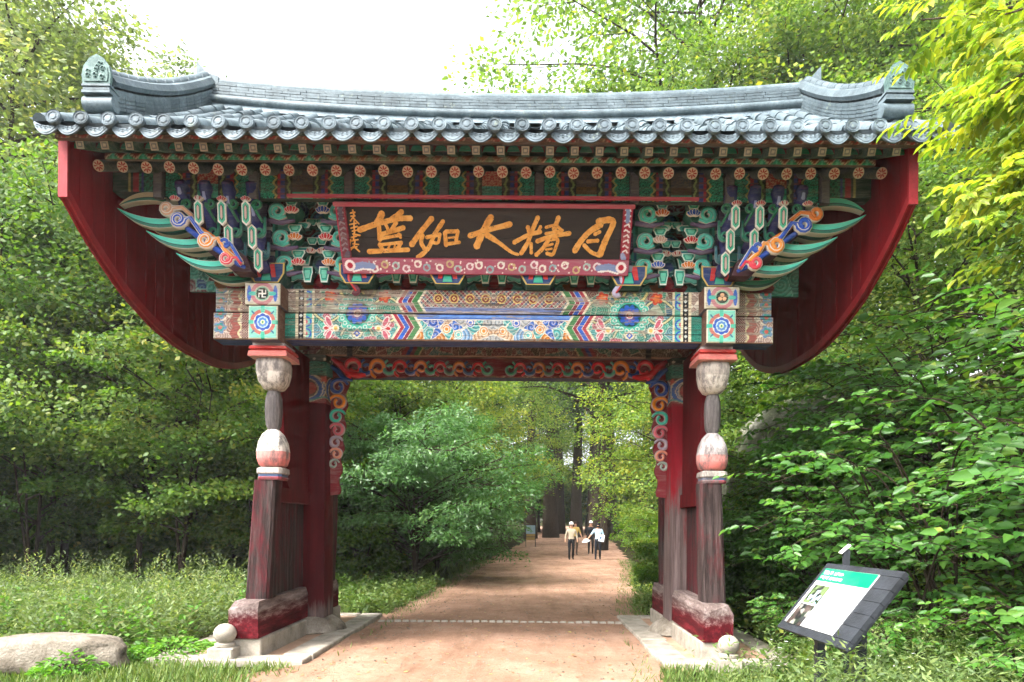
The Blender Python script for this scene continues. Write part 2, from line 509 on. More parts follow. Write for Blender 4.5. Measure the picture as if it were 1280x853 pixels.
# ------------------------------------------------------------------ painting ornament on wood
class Paint:
    def __init__(s, X, Z, bgc):
        s.X, s.Z = X, Z
        s.C = np.tile(np.array(lin(bgc)), (len(X), 1))
    def m(s, mask, col):
        s.C[mask] = lin(col)
        return s
    def rect(s, x0, x1, z0, z1, col):
        return s.m((s.X > x0) & (s.X < x1) & (s.Z > z0) & (s.Z < z1), col)
    def circ(s, cx, cz, r, col, clip=None):
        k = (s.X - cx) ** 2 + (s.Z - cz) ** 2 < r * r
        return s.m(k & clip if clip is not None else k, col)
    def ring(s, cx, cz, r, w, col, clip=None):
        d = np.hypot(s.X - cx, s.Z - cz)
        k = np.abs(d - r) < w / 2
        return s.m(k & clip if clip is not None else k, col)
    def petals(s, cx, cz, r, n, col, dep=.35, rot=0):
        dx, dz = s.X - cx, s.Z - cz
        th = np.arctan2(dz, dx) + rot
        return s.m(np.hypot(dx, dz) < r * (1 - dep + dep * np.abs(np.cos(n * th / 2))), col)
    def line(s, pts, w, col):
        d = np.full(len(s.X), 1e9)
        for (ax, az), (bx, bz) in zip(pts[:-1], pts[1:]):
            vx, vz = bx - ax, bz - az
            L = vx * vx + vz * vz + 1e-12
            t = np.clip(((s.X - ax) * vx + (s.Z - az) * vz) / L, 0, 1)
            d = np.minimum(d, np.hypot(s.X - ax - t * vx, s.Z - az - t * vz))
        return s.m(d < w / 2, col)
    def lotus(s, cx, cz, r, c1, c2, c3):
        for k in range(-2, 3):
            q = k * .55
            px, pz = cx + r * .55 * math.sin(q), cz + r * .55 * math.cos(q) * .8
            s.petal(px, pz, r * .28, r * .55, q, 'f2e9dc'); s.petal(px, pz, r * .2, r * .46, q, c1 if k % 2 == 0 else c2)
        s.circ(cx, cz, r * .3, c3)
        return s
    def petal(s, cx, cz, a, b, q, col):
        dx, dz = s.X - cx, s.Z - cz
        u = dx * math.cos(q) - dz * math.sin(q); v = dx * math.sin(q) + dz * math.cos(q)
        return s.m((u / a) ** 2 + (v / b) ** 2 < 1, col)
    def curls(s, mask, cols, dens, seed, ringw=.035, edge='f0ead8'):
        """cloud scrolls: cells with spiral bands and pale rims"""
        if not mask.any(): return s
        rng = np.random.default_rng(seed)
        X, Z = s.X[mask], s.Z[mask]
        x0, x1, z0, z1 = X.min(), X.max(), Z.min(), Z.max()
        n = max(3, int((x1 - x0) * (z1 - z0) * dens))
        sx, sz = rng.uniform(x0, x1, n), rng.uniform(z0, z1, n)
        d = np.hypot(X[:, None] - sx, Z[:, None] - sz)
        i1 = d.argmin(1)
        d1 = d[np.arange(len(X)), i1]
        d[np.arange(len(X)), i1] = 9
        d2 = d.min(1)
        th = np.arctan2(Z - sz[i1], X - sx[i1])
        pal = np.array([lin(c) for c in cols])
        ci = rng.integers(0, len(cols), n)[i1]
        C = pal[ci].copy()
        sp = (d1 / ringw + th / (2 * math.pi) * rng.choice([-1, 1], n)[i1]) % 1.0
        band = sp < .30
        C[band] = C[band] * .55 + np.array(lin(edge)) * .45
        dk = (sp > .62)
        C[dk] *= .55
        C[(d2 - d1) < .006] = lin(edge)
        s.C[mask] = C
        return s
    def scales(s, mask, p, c1, c2):
        X, Z = s.X[mask], s.Z[mask]
        row = np.floor(Z / (p * .5)).astype(int)
        xx = ((X + (row % 2) * p / 2) % p) - p / 2
        zz = Z - row * p * .5
        k = (np.hypot(xx, zz) / (p * .16)) % 1.0
        C = np.tile(np.array(lin(c1)), (len(X), 1))
        C[k < .4] = lin(c2)
        s.C[mask] = C
        return s
    def weave(s, mask, p, cols):
        X, Z = s.X[mask], s.Z[mask]
        k = (np.floor((X + Z) / p) + 2 * np.floor((X - Z) / p)).astype(int) % len(cols)
        C = np.array([lin(c) for c in cols])[k].copy()
        f = np.minimum(((X + Z) / p) % 1, ((X - Z) / p) % 1)
        C[f < .16] = lin('d8cdb6')
        s.C[mask] = C
        return s

def vnoise(X, Z, seed):
    T = np.random.default_rng(seed).random((128, 512))
    xi, zi = np.floor(X).astype(int), np.floor(Z).astype(int)
    fx, fz = X - xi, Z - zi
    fx = fx * fx * (3 - 2 * fx); fz = fz * fz * (3 - 2 * fz)
    g = lambda i, j: T[i % 128, j % 512]
    return (g(xi, zi) * (1 - fx) + g(xi + 1, zi) * fx) * (1 - fz) + (g(xi, zi + 1) * (1 - fx) + g(xi + 1, zi + 1) * fx) * fz

def painted_box(name, parent, x0, x1, y0, y1, z0, z1, painter, mat, res=.01, base='4b2a26', rnd=.012, top=None, bottom=None):
    """a timber whose face towards -y carries a fine painted grid; other faces one colour"""
    nx = max(2, int((x1 - x0) / res)); nz = max(2, int((z1 - z0) / res))
    gx = np.linspace(x0, x1, nx + 1); gzz = np.linspace(z0, z1, nz + 1)
    X, Z = np.meshgrid(gx, gzz); X = X.ravel(); Z = Z.ravel()
    C = painter(X, Z)
    e = np.minimum(np.minimum(X - x0, x1 - X), np.minimum(Z - z0, z1 - Z))
    t = np.clip(1 - e / rnd, 0, 1) if rnd else np.zeros_like(e)
    Y = y0 + rnd * (1 - np.sqrt(np.maximum(0, 1 - t * t)))
    V = np.stack([X, Y, Z], 1)
    idx = np.arange((nx + 1) * (nz + 1)).reshape(nz + 1, nx + 1)
    F = np.stack([idx[:-1, :-1], idx[:-1, 1:], idx[1:, 1:], idx[1:, :-1]], -1).reshape(-1, 4)
    ys = y0 + rnd
    sides = [((x0, ys, z0), (x0, ys, z1), (x0, y1, z1), (x0, y1, z0), base), ((x1, ys, z0), (x1, y1, z0), (x1, y1, z1), (x1, ys, z1), base),
             ((x0, ys, z1), (x1, ys, z1), (x1, y1, z1), (x0, y1, z1), top or base), ((x0, ys, z0), (x0, y1, z0), (x1, y1, z0), (x1, ys, z0), bottom or base),
             ((x0, y1, z0), (x0, y1, z1), (x1, y1, z1), (x1, y1, z0), base)]
    for q in sides:
        n = len(V)
        V = np.concatenate([V, np.array(q[:4])]); C = np.concatenate([C, np.tile(np.array(lin(q[4])), (4, 1))])
        F = np.concatenate([F, [[n, n + 1, n + 2, n + 3]]])
    return obj(name, np_mesh(name, V, F, mat, {'Col': ('FLOAT_COLOR', 'POINT', C)}), parent)

TEAL, DTEAL, BLUE, DBLUE, RED, MAROON, ORANGE, CREAM, PINK, GREEN, BLACK = \
    '4fc0a8', '1f7a66', '2f63c8', '1f3f8c', 'c8323a', '7c2732', 'e8923a', 'ece2c0', 'd0667a', '4c8a54', '20262b'

def paint_front_beam(X, Z):
    """the great front beam, two timbers; ornament mirrored about the middle"""
    a = 3.54 - np.abs(X)
    z0, zs, z1 = 3.97, 4.314, 4.62
    p = Paint(a, Z, 'b8ae98')
    up = Z > zs
    # ends beyond the posts
    end = a < .52
    p.curls(end, ['d8c8b0', 'c9a9a0', '9fb3a8', 'b88c80'], 60, 11, .03, 'efe6d2')
    k = end & (np.abs(a - .28 - .02 * np.sin(Z * 40)) < .05); p.m(k, 'a86058')
    k = end & (np.abs(a - .34 - .02 * np.sin(Z * 40)) < .014); p.m(k, 'e6dcae')
    k = end & (a > .36); p.weave(k, .03, ['7d3a44', '8c4a4c', '6a2c38'])
    for zc in (4.12, 4.30, 4.46, 4.6):
        p.petals(.09, zc, .085, 5, '6f93b8'); p.petals(.09, zc, .055, 5, '3f9a90'); p.circ(.09, zc, .025, 'd6685e')
    # green scaled field next the post
    k = (a >= .85) & (a < 1.05); p.scales(k, .085, '3f9c86', '1d5f55')
    k2 = k & up; p.curls(k2, ['c7a79a', 'b79a8c', 'a9b3a0'], 90, 5, .02)
    # borders
    p.rect(1.04, 1.075, 0, 9, CREAM); p.rect(1.075, 1.145, 0, 9, BLACK); p.rect(1.145, 1.175, 0, 9, CREAM)
    for i in range(13):
        zc = 3.995 + i * .056
        if i % 2: p.m(np.abs(a - 1.11) + np.abs(Z - zc) < .024, 'dfe6e2')
        else: p.circ(1.11, zc, .012, 'd8d0c0')
    p.rect(1.175, 1.255, 0, 9, '5cb8a4')
    for zc in (4.05, 4.2, 4.45, 4.53):
        p.circ(1.175, zc, .07, BLUE, (a > 1.175) & (a < 1.255)); p.circ(1.175, zc, .05, '8fd0c0', (a > 1.175) & (a < 1.255)); p.circ(1.175, zc, .025, PINK, (a > 1.175) & (a < 1.255))
    p.rect(1.25, 1.275, 0, 9, CREAM)
    # medallion field
    fld = (a >= 1.275) & (a < 2.45)
    p.curls(fld & ~up, [TEAL, '4fb0b0', '3c9f8a', PINK, '5aa0b4', '2f8a86'], 130, 21, .026, 'c4d0c4')
    p.curls(fld & up, ['4a9c84', '6aa890', '7c4a44', '4c8274', '94565a', '4a7a94'], 120, 22, .026, 'b4baa4')
    for (cx, cz) in ((1.52, 4.20), (2.08, 4.20)):
        pass
    # vine arcs
    for sgn in (-1, 1):
        for zz, up_ in ((4.27, -1), (4.45, 1)):
            pts = [(1.82 + sgn * (.20 + .34 * t), zz + up_ * (-.03 + .10 * math.sin(t * math.pi))) for t in np.linspace(0, 1, 12)]
            p.line(pts, .042, '3a5048'); p.line(pts, .024, 'd8d2a0')
        pts = [(1.82 + sgn * (.04 + .16 * t), 4.02 + .12 * math.sin(t * 3)) for t in np.linspace(0, 1, 10)]
        p.line(pts, .04, '3a6a5a'); p.line(pts, .022, 'd8d4b0')
        pts = [(1.82 + sgn * (.05 + .17 * t), 4.61 - .11 * math.sin(t * 3)) for t in np.linspace(0, 1, 10)]
        p.line(pts, .045, '4c7a5a'); p.line(pts, .03, 'e6d890')
        # lotus flowers
        cx = 1.82 + sgn * .34
        for dz, q in ((0, 0), (.05, .6), (-.05, -.6), (.085, 1.1), (-.085, -1.1)):
            p.petal(cx + sgn * .02, 4.12 + dz, .075, .038, -sgn * q, 'f0e6de'); p.petal(cx + sgn * .02, 4.12 + dz, .062, .026, -sgn * q, PINK if dz else RED)
        p.circ(cx - sgn * .07, 4.12, .045, 'f4ecd2'); p.circ(cx - sgn * .07, 4.12, .025, 'e9c06a')
        p.petals(cx, 4.53, .085, 5, 'c8452f'); p.petals(cx, 4.53, .05, 5, 'e0793f')
    # medallion on the seam
    p.petals(1.82, zs, .265, 16, 'd8dcc8', .12); p.petals(1.82, zs, .255, 16, TEAL, .12)
    for i in range(18):
        q = 2 * math.pi * i / 18
        p.ring(1.82 + .2 * math.cos(q), zs + .2 * math.sin(q), .022, .013, 'd0e4dc')
    p.circ(1.82, zs, .15, '1c5a52'); p.petals(1.82, zs, .14, 10, BLUE, .25); p.petals(1.82, zs, .085, 8, '7a5fa0', .3); p.circ(1.82, zs, .05, 'f2dfd2'); p.ring(1.82, zs, .03, .012, RED)
    p.m(np.abs(a - 1.82) + np.abs(Z - 4.055) < .065, CREAM); p.m(np.abs(a - 1.82) + np.abs(Z - 4.055) < .045, BLUE); p.m(np.abs(a - 1.82) + np.abs(Z - 4.055) < .02, CREAM)
    # chevrons
    zz = np.where(up, np.abs(Z - 4.47), np.abs(Z - 4.14))
    dirn = np.where(up, -1.0, 1.0)
    b = a + dirn * zz * .62
    off = np.where(up, 2.30, 2.34)
    t = b - off
    cut = [(.0, .03, CREAM), (.03, .085, 'b23a48'), (.085, .15, BLUE), (.15, .205, '8f3044'), (.205, .285, GREEN), (.285, .31, CREAM)]
    chev = (t >= 0) & (t < .31)
    for lo, hi, c in cut:
        p.m((t >= lo) & (t < hi), c)
        p.m((t >= hi - .007) & (t < hi) & chev, 'f0e8d8')
    # middle panel
    mid = t >= .31
    lowm = mid & ~up
    p.curls(lowm, [BLUE, '3d78d8', '7fb2e0', ORANGE, 'b9c0c4', '59c0c0', BLUE, 'e0b48c'], 75, 33, .045)
    for cx, cz, c in ((2.95, 4.12, ORANGE), (3.25, 4.20, '3d6fd0'), (3.1, 4.05, '69c8c8'), (3.42, 4.1, ORANGE)):
        p.circ(cx, cz, .058, 'f2ead8'); p.circ(cx, cz, .05, c); p.ring(cx, cz, .03, .014, 'f2ead8')
    p.m(lowm & (Z > 4.235), 'e8e4dc'); p.m(lowm & (Z > 4.243), '3c6cc0'); p.m(lowm & (Z > 4.265) & (Z < 4.29), '6f97d8')
    upm = mid & up
    p.weave(upm, .05, ['8d3a48', '5a6a8a', '9c5a60', '6d7f78', 'a04858', '54505c'])
    p.m(upm & (Z < 4.40), '9aa0b8'); p.m(upm & (Z < 4.39), '6d7fb4'); p.m(upm & (Z < 4.35), 'a9a6b4')
    for i in range(6):
        cx = 3.54 - .1 - i * .2
        if cx > 2.75:
            p.circ(cx, 4.51, .062, 'e4c878', upm); p.circ(cx, 4.51, .046, '8a3a34', upm); p.m(upm & (np.abs(a - cx) + np.abs(Z - 4.51) < .03), 'e4c878'); p.circ(cx, 4.51, .012, '8a3a34', upm)
    # thin edge lines
    p.m((Z < 3.985) | (Z > 4.61), '8a6a58')
    # old flaking: bare timber along the grain, most on the upper timber's left and both ends
    n1 = vnoise(X * 2.2, Z * 45, 3) * .6 + vnoise(X * 9, Z * 110, 4) * .4
    lim = np.where(up, .60, .74) - np.where(X < -1.0, np.where(up, .09, .02), 0) - np.where(a < .6, .08, 0)
    k = n1 > lim
    bare = np.array(lin('a8998a'))[None] * (.75 + .5 * vnoise(X * 4, Z * 150, 5))[:, None]
    p.C[k] = p.C[k] * .25 + bare[k] * .75
    cr = vnoise(X * 1.2, Z * 90, 6)
    p.C[cr > .86] *= .35
    return p.C

def paint_inner_beam(X, Z):
    a = 2.9 - np.abs(X)
    p = Paint(a, Z, '6b4a3e')
    p.curls(a < 1.5, ['2f6a58', '57493c', '7c3a3a', '6a5a48'], 80, 41, .03, 'a89a84')
    t = a - 1.5 + np.abs(Z - 4.3) * .6
    for lo, hi, c in ((0, .06, '8c2c34'), (.06, .12, '2a3f78'), (.12, .18, '6c2a34'), (.18, .25, '3c6a44'), (.25, .27, 'b8a878')):
        p.m((t >= lo) & (t < hi), c)
    p.curls(t >= .27, ['6a4238', '4a6a5c', '7a3436', '5a4a3c', '3f6a66'], 90, 42, .025, 'a08c78')
    p.m(Z < 4.185, '8a6a54')
    p.rect(.62, .70, 0, 9, '1e2224')
    return p.C

def paint_frieze(X, Z):
    """painted boards under the eave, one bay of 1.12 m after another"""
    q = (X / 1.12 + 100.5) % 1.0
    a = np.abs(q - .5) * 1.12                       # distance from the bay's middle
    bay = np.floor(X / 1.12 + 100.5).astype(int) - 100
    p = Paint(a, Z, '3c3a36')
    p.scales((a > .33) & (a < .50), .075, '37a888', '175046')
    w = .33 + .018 * np.sign(np.sin(Z * 60)) * np.abs(np.sin(Z * 60))
    p.m(np.abs(a - w) < .012, 'b9b26a')
    p.m((a > .50), '2c3030'); p.m((a > .525) & (a < .56), '6a6a74')
    p.m((a > .265) & (a < .30), 'b03040'); p.m((a > .215) & (a < .26), '3c4688')
    k = (a > .21) & (a < .30) & (np.sin(Z * 75) > .55); p.m(k, '7a4a5a')
    w2 = .165 + .012 * np.sin(Z * 55)
    p.m(np.abs(a - w2) < .014, '8fa060')
    box_ = (a < .13)
    p.m(box_, '1f2422')
    pal = [('b8423c', '48a890'), ('5a4f55', '7a5a34'), ('4b4a52', '5a3a34')]
    for i in range(3):
        kb = box_ & (a < .12) & ((np.abs(bay) % 3 == i))
        hi_, lo_ = pal[i]
        p.scales(kb & (Z > 5.665), .05, hi_, 'd0a080' if i == 0 else '6a5c50')
        p.scales(kb & (Z <= 5.665), .05, lo_, '1f6a58' if i == 0 else '5a4428')
        p.m(kb & (Z < 5.57), '3fa888')
    return p.C

def paint_eave_strip(X, Z):
    p = Paint(X, Z, '5c4a3e')
    q = (X / .17) % 1.0
    h = (Z - Z.min()) / (Z.max() - Z.min() + 1e-9)
    p.m(np.abs(q - .5) * 2 < h, '8c3a34'); p.m(np.abs(np.abs(q - .5) * 2 - h) < .12, 'c8b89c')
    p.m((np.abs(q - .5) * 2 > h + .2) & (h < .7), '2f9a78')
    p.m((np.abs(q - 0) < .08) | (q > .92), '5fc0a0')
    p.m(h > .9, '7a6048')
    k = (X > -1.9) & (X < .6) & (h < 2); p.C[k] = p.C[k] * .35 + np.array(lin('8a6448')) * .65
    return p.C

def paint_top_strip(X, Z):
    p = Paint(X, Z, '6e4c42')
    q = (X / .2) % 1.0
    h = (Z - Z.min()) / (Z.max() - Z.min() + 1e-9)
    p.m(np.abs(np.abs(q - .5) * 2 - h) < .2, 'a8423c'); p.m(np.abs(np.abs(q - .5) * 2 - h - .35) < .1, 'b89c84')
    p.m(np.abs(q - .5) * 2 < h - .3, '3f8a74')
    return p.C
# ------------------------------------------------------------------ the gate
gate = empty('temple_gate')
tag(gate, 'painted wooden temple gate with grey tiled roof standing across the dirt path', 'gate')
L = lin

def zs(x, y):                                     # tiled surface of the roof
    t = 1 - abs(y) / 3.3
    return 5.765 + 1.98 * t - .08 * math.sin(math.pi * max(0, min(1, t))) + .05 * (abs(x) / 4.8) ** 4 + .24 * t * (x / 4.7) ** 2

def under(y):                                     # underside of the roof boarding
    y = abs(y)
    pts = [(0, 7.35), (1.9, 6.26), (2.62, 5.93), (3.05, 5.76), (3.24, 5.745)]
    for (a, za), (b, zb) in zip(pts[:-1], pts[1:]):
        if y <= b: return za + (zb - za) * (y - a) / (b - a)
    return pts[-1][1]

# ---- roof body and tiles
def build_roof():
    mb = MB(); n = 24
    ys = [-3.24 + 6.48 * k / n for k in range(n + 1)]
    xs = np.linspace(-4.66, 4.66, 13)
    base = []
    for x in xs:
        for y in ys: base.append((x, y, zs(x, y) - .035))
        for y in ys: base.append((x, y, under(y)))
    m = 2 * (n + 1); fs = []
    for i in range(len(xs) - 1):
        for k in range(n):
            fs.append((i * m + k, i * m + k + 1, (i + 1) * m + k + 1, (i + 1) * m + k))
            q = n + 1
            fs.append((i * m + q + k, (i + 1) * m + q + k, (i + 1) * m + q + k + 1, i * m + q + k + 1))
        fs.append((i * m, (i + 1) * m, (i + 1) * m + n + 1, i * m + n + 1))
        fs.append((i * m + n, i * m + 2 * n + 1, (i + 1) * m + 2 * n + 1, (i + 1) * m + n))
    for i in (0, len(xs) - 1):
        for k in range(n): fs.append((i * m + k, i * m + k + 1, i * m + n + 2 + k, i * m + n + 1 + k))
    mb.add(base, fs, L('3c4a44'))
    roof = mb.build('roof', M['paint'], gate)

    # cover tiles
    pitch = .2845; cols = [(-16 + i) * pitch for i in range(33)]
    t = MB(); ns = 9; Lt = .44
    vs_ = []
    for yy, r, dz in ((0, .074, .012), (.05, .072, .010), (Lt, .066, 0.0)):
        for k in range(ns + 1):
            q = math.pi * k / ns
            vs_.append((r * math.cos(q), yy, r * math.sin(q) * 1.05 + dz))
    fs = []
    for j in range(2):
        for k in range(ns): fs.append((j * (ns + 1) + k, j * (ns + 1) + k + 1, (j + 1) * (ns + 1) + k + 1, (j + 1) * (ns + 1) + k))
    fs.append(tuple(range(ns + 1)))
    t.add(vs_, fs, L('7d8c96'))
    cover = t.mesh('cover_tile', M['tile'], 40)
    rng = random.Random(4)
    nc = 9
    for x in cols:
        for k in range(nc):
            y = -3.27 + k * (3.15 / nc)
            sl = math.atan2(zs(x, y + .3) - zs(x, y), .3)
            obj('cover_tile', cover, roof, (x + rng.uniform(-.011, .011), y + rng.uniform(-.015, .015), zs(x, y) - .012 + rng.uniform(-.006, .008)), (sl + .02 + rng.uniform(-.015, .015), 0, rng.uniform(-.03, .03)))
    # end discs with raised rim and boss
    d = MB()
    prof = [(.012, -.014), (.03, -.012), (.032, -.004), (.048, -.004), (.052, -.012), (.060, -.012), (.063, -.006), (.074, -.014), (.078, 0), (.078, .03)]
    nn = 20; vs_ = []
    for r, yy in prof:
        for k in range(nn):
            q = 2 * math.pi * k / nn
            vs_.append((r * math.cos(q), yy - .02, r * math.sin(q)))
    fs = [tuple(range(nn - 1, -1, -1))]
    for j in range(len(prof) - 1):
        for k in range(nn): fs.append((j * nn + k, j * nn + (k + 1) % nn, (j + 1) * nn + (k + 1) % nn, (j + 1) * nn + k))
    d.add(vs_, fs, L('8d9aa2'))
    for k in range(8):
        q = 2 * math.pi * k / 8
        d.obox((.040 * math.cos(q), -.0245, .040 * math.sin(q)), (.010, .006, .010), Matrix.Rotation(-q, 3, 'Y'), L('8d9aa2'))
    disc = d.mesh('end_disc', M['tile_side'], 30)
    for x in cols:
        obj('end_disc', disc, roof, (x, -3.335, zs(x, -3.3) + .018), (R(-6 + rng.uniform(-3, 3)), 0, rng.uniform(-.1, .1)))
    # drip tiles: crescent aprons between the discs
    g = MB(); w = .142
    top = [(-w + 2 * w * k / 10, -.045 * math.sin(math.pi * k / 10)) for k in range(11)]
    bot = [(w - 2 * w * k / 10, -.025 - .135 * math.sin(math.pi * k / 10) ** .75) for k in range(11)]
    g.prism(top + bot, 0, .018, 'xz', L('7d8c96'))
    top2 = [(x * .86, z - .014) for x, z in top]; bot2 = [(x * .86, z + .018) for x, z in bot]
    g.prism(top2 + bot2, -.005, 0, 'xz', L('98a5ac'))
    for k in range(-2, 3):
        cx, cz = k * .045, -.085 + .012 * abs(k)
        g.tube([(cx + .016 * math.cos(q), -.008, cz + .016 * math.sin(q)) for q in np.linspace(0, 5.2, 9)], .005, 4, L('8d9aa2'))
    drip = g.mesh('drip_tile', M['tile_side'], 30)
    for i in range(34):
        x = (-16.5 + i) * pitch
        if i in (0, 33): x *= .988
        obj('drip_tile', drip, roof, (x, -3.315, zs(x, -3.3) - .004), (R(-14 + rng.uniform(-4, 4)), rng.uniform(-.03, .03), 0))
    # pan tiles of the troughs, both slopes, and the cover tiles of the back slope
    p = MB(); r_ = MB()
    for i in range(34):
        x = (-16.5 + i) * pitch
        for side in (-1, 1):
            for k in range(9):
                ya, yb = 3.31 - k * .365, 3.31 - (k + 1) * .365 - .02
                row = []
                for (yy, dz) in ((ya, .0), (yb, -.03)):
                    for q in range(6):
                        a = -1 + 2 * q / 5
                        row.append((x + a * .145, side * yy, zs(x, yy) - .03 + .05 * a * a + dz + .022))
                p.add(row, [(q, q + 1, q + 7, q + 6) for q in range(5)], L('7d8c96'))
    for x in cols:
        for k in range(9):
            ya, yb = 3.29 - k * .365, 3.29 - (k + 1) * .365 - .03
            row = []
            for yy, rr in ((ya, .075), (yb, .066)):
                for q in range(7):
                    th = math.pi * q / 6
                    row.append((x + rr * math.cos(th), yy, zs(x, yy) - .01 + rr * math.sin(th)))
            r_.add(row, [(q, q + 1, q + 8, q + 7) for q in range(6)] + [tuple(range(7))], L('7d8c96'))
    o = p.build('pan_tiles', M['tile'], roof, 40); o['kind'] = 'stuff'
    o = r_.build('rear_cover_tiles', M['tile'], roof, 40); o['kind'] = 'stuff'
    # verge edges
    for s in (-1, 1):
        e = MB()
        for k in range(9):
            for sd in (-1, 1):
                y0, y1 = sd * (3.3 - k * .37), sd * (3.3 - (k + 1) * .37)
                e.tube([(s * 4.72, y0, zs(4.8, y0) - .01), (s * 4.72, y1, zs(4.8, y1) + .012)], [.082, .07], 10, L('7d8c96'))
        e.build('verge_tiles', M['tile'], roof, 40)['kind'] = 'stuff'

    # main ridge
    def rz(x): return 7.73 + .23 * (x / 4.7) ** 2
    xs = np.linspace(-4.64, 4.70, 41)
    mb = MB()
    mb.tube([(x, 0, rz(x) + .40) for x in xs], .085, 12, L('75848d'))
    mb.build('ridge_cap', M['tile'], roof, 40)
    for sd in (-1, 1):
        mb = MB()
        mb.tube([(x, sd * .20, rz(x) + .055) for x in xs], .062, 10, L('75848d'))
        mb.build('ridge_roll', M['tile'], roof, 40)
    mb = MB()                                      # mortar strip under the roll, solid core
    for a, b in zip(xs[:-1], xs[1:]):
        mb.add([(a, -.25, rz(a) - .10), (b, -.25, rz(b) - .10), (b, -.19, rz(b) + .03), (a, -.19, rz(a) + .03)], [(0, 1, 2, 3)], L('8d959a'))
        mb.add([(a, .25, rz(a) - .10), (b, .25, rz(b) - .10), (b, .19, rz(b) + .03), (a, .19, rz(a) + .03)], [(3, 2, 1, 0)], L('8d959a'))
        q = [(a, -.145, rz(a)), (b, -.145, rz(b)), (b, -.12, rz(b) + .36), (a, -.12, rz(a) + .36), (a, .145, rz(a)), (b, .145, rz(b)), (b, .12, rz(b) + .36), (a, .12, rz(a) + .36)]
        mb.add(q, [(0, 1, 2, 3), (7, 6, 5, 4), (3, 2, 6, 7), (0, 4, 5, 1)], L('4a545a'))
    mb.build('ridge_core', M['tile_side'], roof)['kind'] = 'stuff'
    # flat tile courses of the ridge: real slips with open joints
    br = MB(); rng2 = random.Random(8)
    for c in range(5):
        x = -4.6 - .1 * (c % 2)
        while x < 4.66:
            w_ = .27 + rng2.uniform(-.02, .02)
            xa, xb = max(-4.6, x), min(4.7, x + w_ - .008)
            za, zb = rz(xa) + .115 + c * .046, rz(xb) + .115 + c * .046
            for sd in (-1, 1):
                o_ = .172 - c * .006 + rng2.uniform(0, .008)
                br.add([(xa, sd * o_, za), (xb, sd * o_, zb), (xb, sd * o_, zb + .036), (xa, sd * o_, za + .036), (xa, sd * .1, za), (xb, sd * .1, zb), (xb, sd * .1, zb + .036), (xa, sd * .1, za + .036)],
                       [(0, 1, 2, 3), (3, 2, 6, 7), (0, 4, 5, 1), (0, 3, 7, 4), (1, 5, 6, 2)], L('75848d'))
            x += w_
    o = br.build('ridge_tiles', M['tile'], roof); o['kind'] = 'stuff'
    for s, xe in ((-1, -4.64), (1, 4.70)):        # upturned end tiles
        f = MB()
        f.prism([(xe - s * .28, rz(xe) + .44), (xe - s * .1, rz(xe) + .50), (xe + s * .02, rz(xe) + .64), (xe + s * .045, rz(xe) + .66), (xe + s * .05, rz(xe) + .30), (xe - s * .28, rz(xe) + .32)], -.09, .09, 'xz', L('75848d'))
        f.build('ridge_end_tile', M['tile'], roof)
    # descending ridges along the gables
    for s in (-1, 1):
        for fr in (-1, 1):
            ys2 = [fr * (.12 + 2.45 * k / 12) for k in range(13)]
            def dz(y): return zs(4.6, y) + .02 + .10 * ((abs(y) - .1) / 2.5) ** 2 - .05 * math.sin(math.pi * abs(y) / 2.6)
            x0 = s * 4.54
            h = MB()
            h.tube([(x0, y, dz(y) + .42) for y in ys2], .075, 12, L('7d8c96'))
            for ya, yb in zip(ys2[:-1], ys2[1:]):
                h.tube([(x0, ya, dz(ya) + .42), (x0, ya + (yb - ya) * .12, dz(ya) + .422)], .08, 12, L('7d8c96'))
            h.build('ridge_cap', M['tile'], roof, 40)
            h = MB()
            h.tube([(x0 - s * .03, y, dz(y) + .335) for y in ys2], .10, 8, L('8b989f'), flat=1.25)
            h.build('ridge_roll', M['tile'], roof, 40)
            h = MB()
            for ya, yb in zip(ys2[:-1], ys2[1:]):
                for c in range(6):
                    za, zb = dz(ya) + .015 + c * .048, dz(yb) + .015 + c * .048
                    xo = .150 - c * .004
                    ym = ya + (yb - ya) * (.96)
                    for (p, q) in (((ya, za), (ym, zb)),):
                        vv = [(x0 - xo, p[0], p[1]), (x0 - xo, q[0], q[1]), (x0 - xo, q[0], q[1] + .037), (x0 - xo, p[0], p[1] + .037),
                              (x0 + xo, p[0], p[1]), (x0 + xo, q[0], q[1]), (x0 + xo, q[0], q[1] + .037), (x0 + xo, p[0], p[1] + .037)]
                        h.add(vv, [(0, 1, 2, 3), (4, 7, 6, 5), (3, 2, 6, 7), (0, 4, 5, 1), (0, 3, 7, 4), (1, 5, 6, 2)], L('7d8c96'))
                h.add([(x0 - .13, ya, dz(ya) - .12), (x0 - .13, yb, dz(yb) - .12), (x0 - .13, yb, dz(yb) + .30), (x0 - .13, ya, dz(ya) + .30),
                       (x0 + .13, ya, dz(ya) - .12), (x0 + .13, yb, dz(yb) - .12), (x0 + .13, yb, dz(yb) + .30), (x0 + .13, ya, dz(ya) + .30)], [(0, 1, 2, 3), (4, 7, 6, 5)], L('3c454a'))
            o = h.build('ridge_tiles', M['tile'], roof); o['kind'] = 'stuff'
            # crest tile on its stack
            ye = fr * 2.60; ze = dz(2.57 * fr)
            c = MB()
            c.tube([(x0 - .17, ye, ze + .05), (x0 + .17, ye, ze + .05)], .085, 14, L('75848d'))
            c.box(x0 - .16, x0 + .16, ye - .10, ye + .10, ze + .135, ze + .165, L('75848d'))
            c.box(x0 - .15, x0 + .15, ye - .09, ye + .10, ze + .175, ze + .20, L('75848d'))
            c.box(x0 - .16, x0 + .16, ye - .10, ye + .10, ze + .21, ze + .235, L('75848d'))
            c.build('crest_base', M['tile'], roof, 40)
            c = MB()
            arch = [(-.155, 0), (-.165, .10), (-.145, .20), (-.08, .29), (0, .335), (.08, .29), (.145, .20), (.165, .10), (.155, 0)]
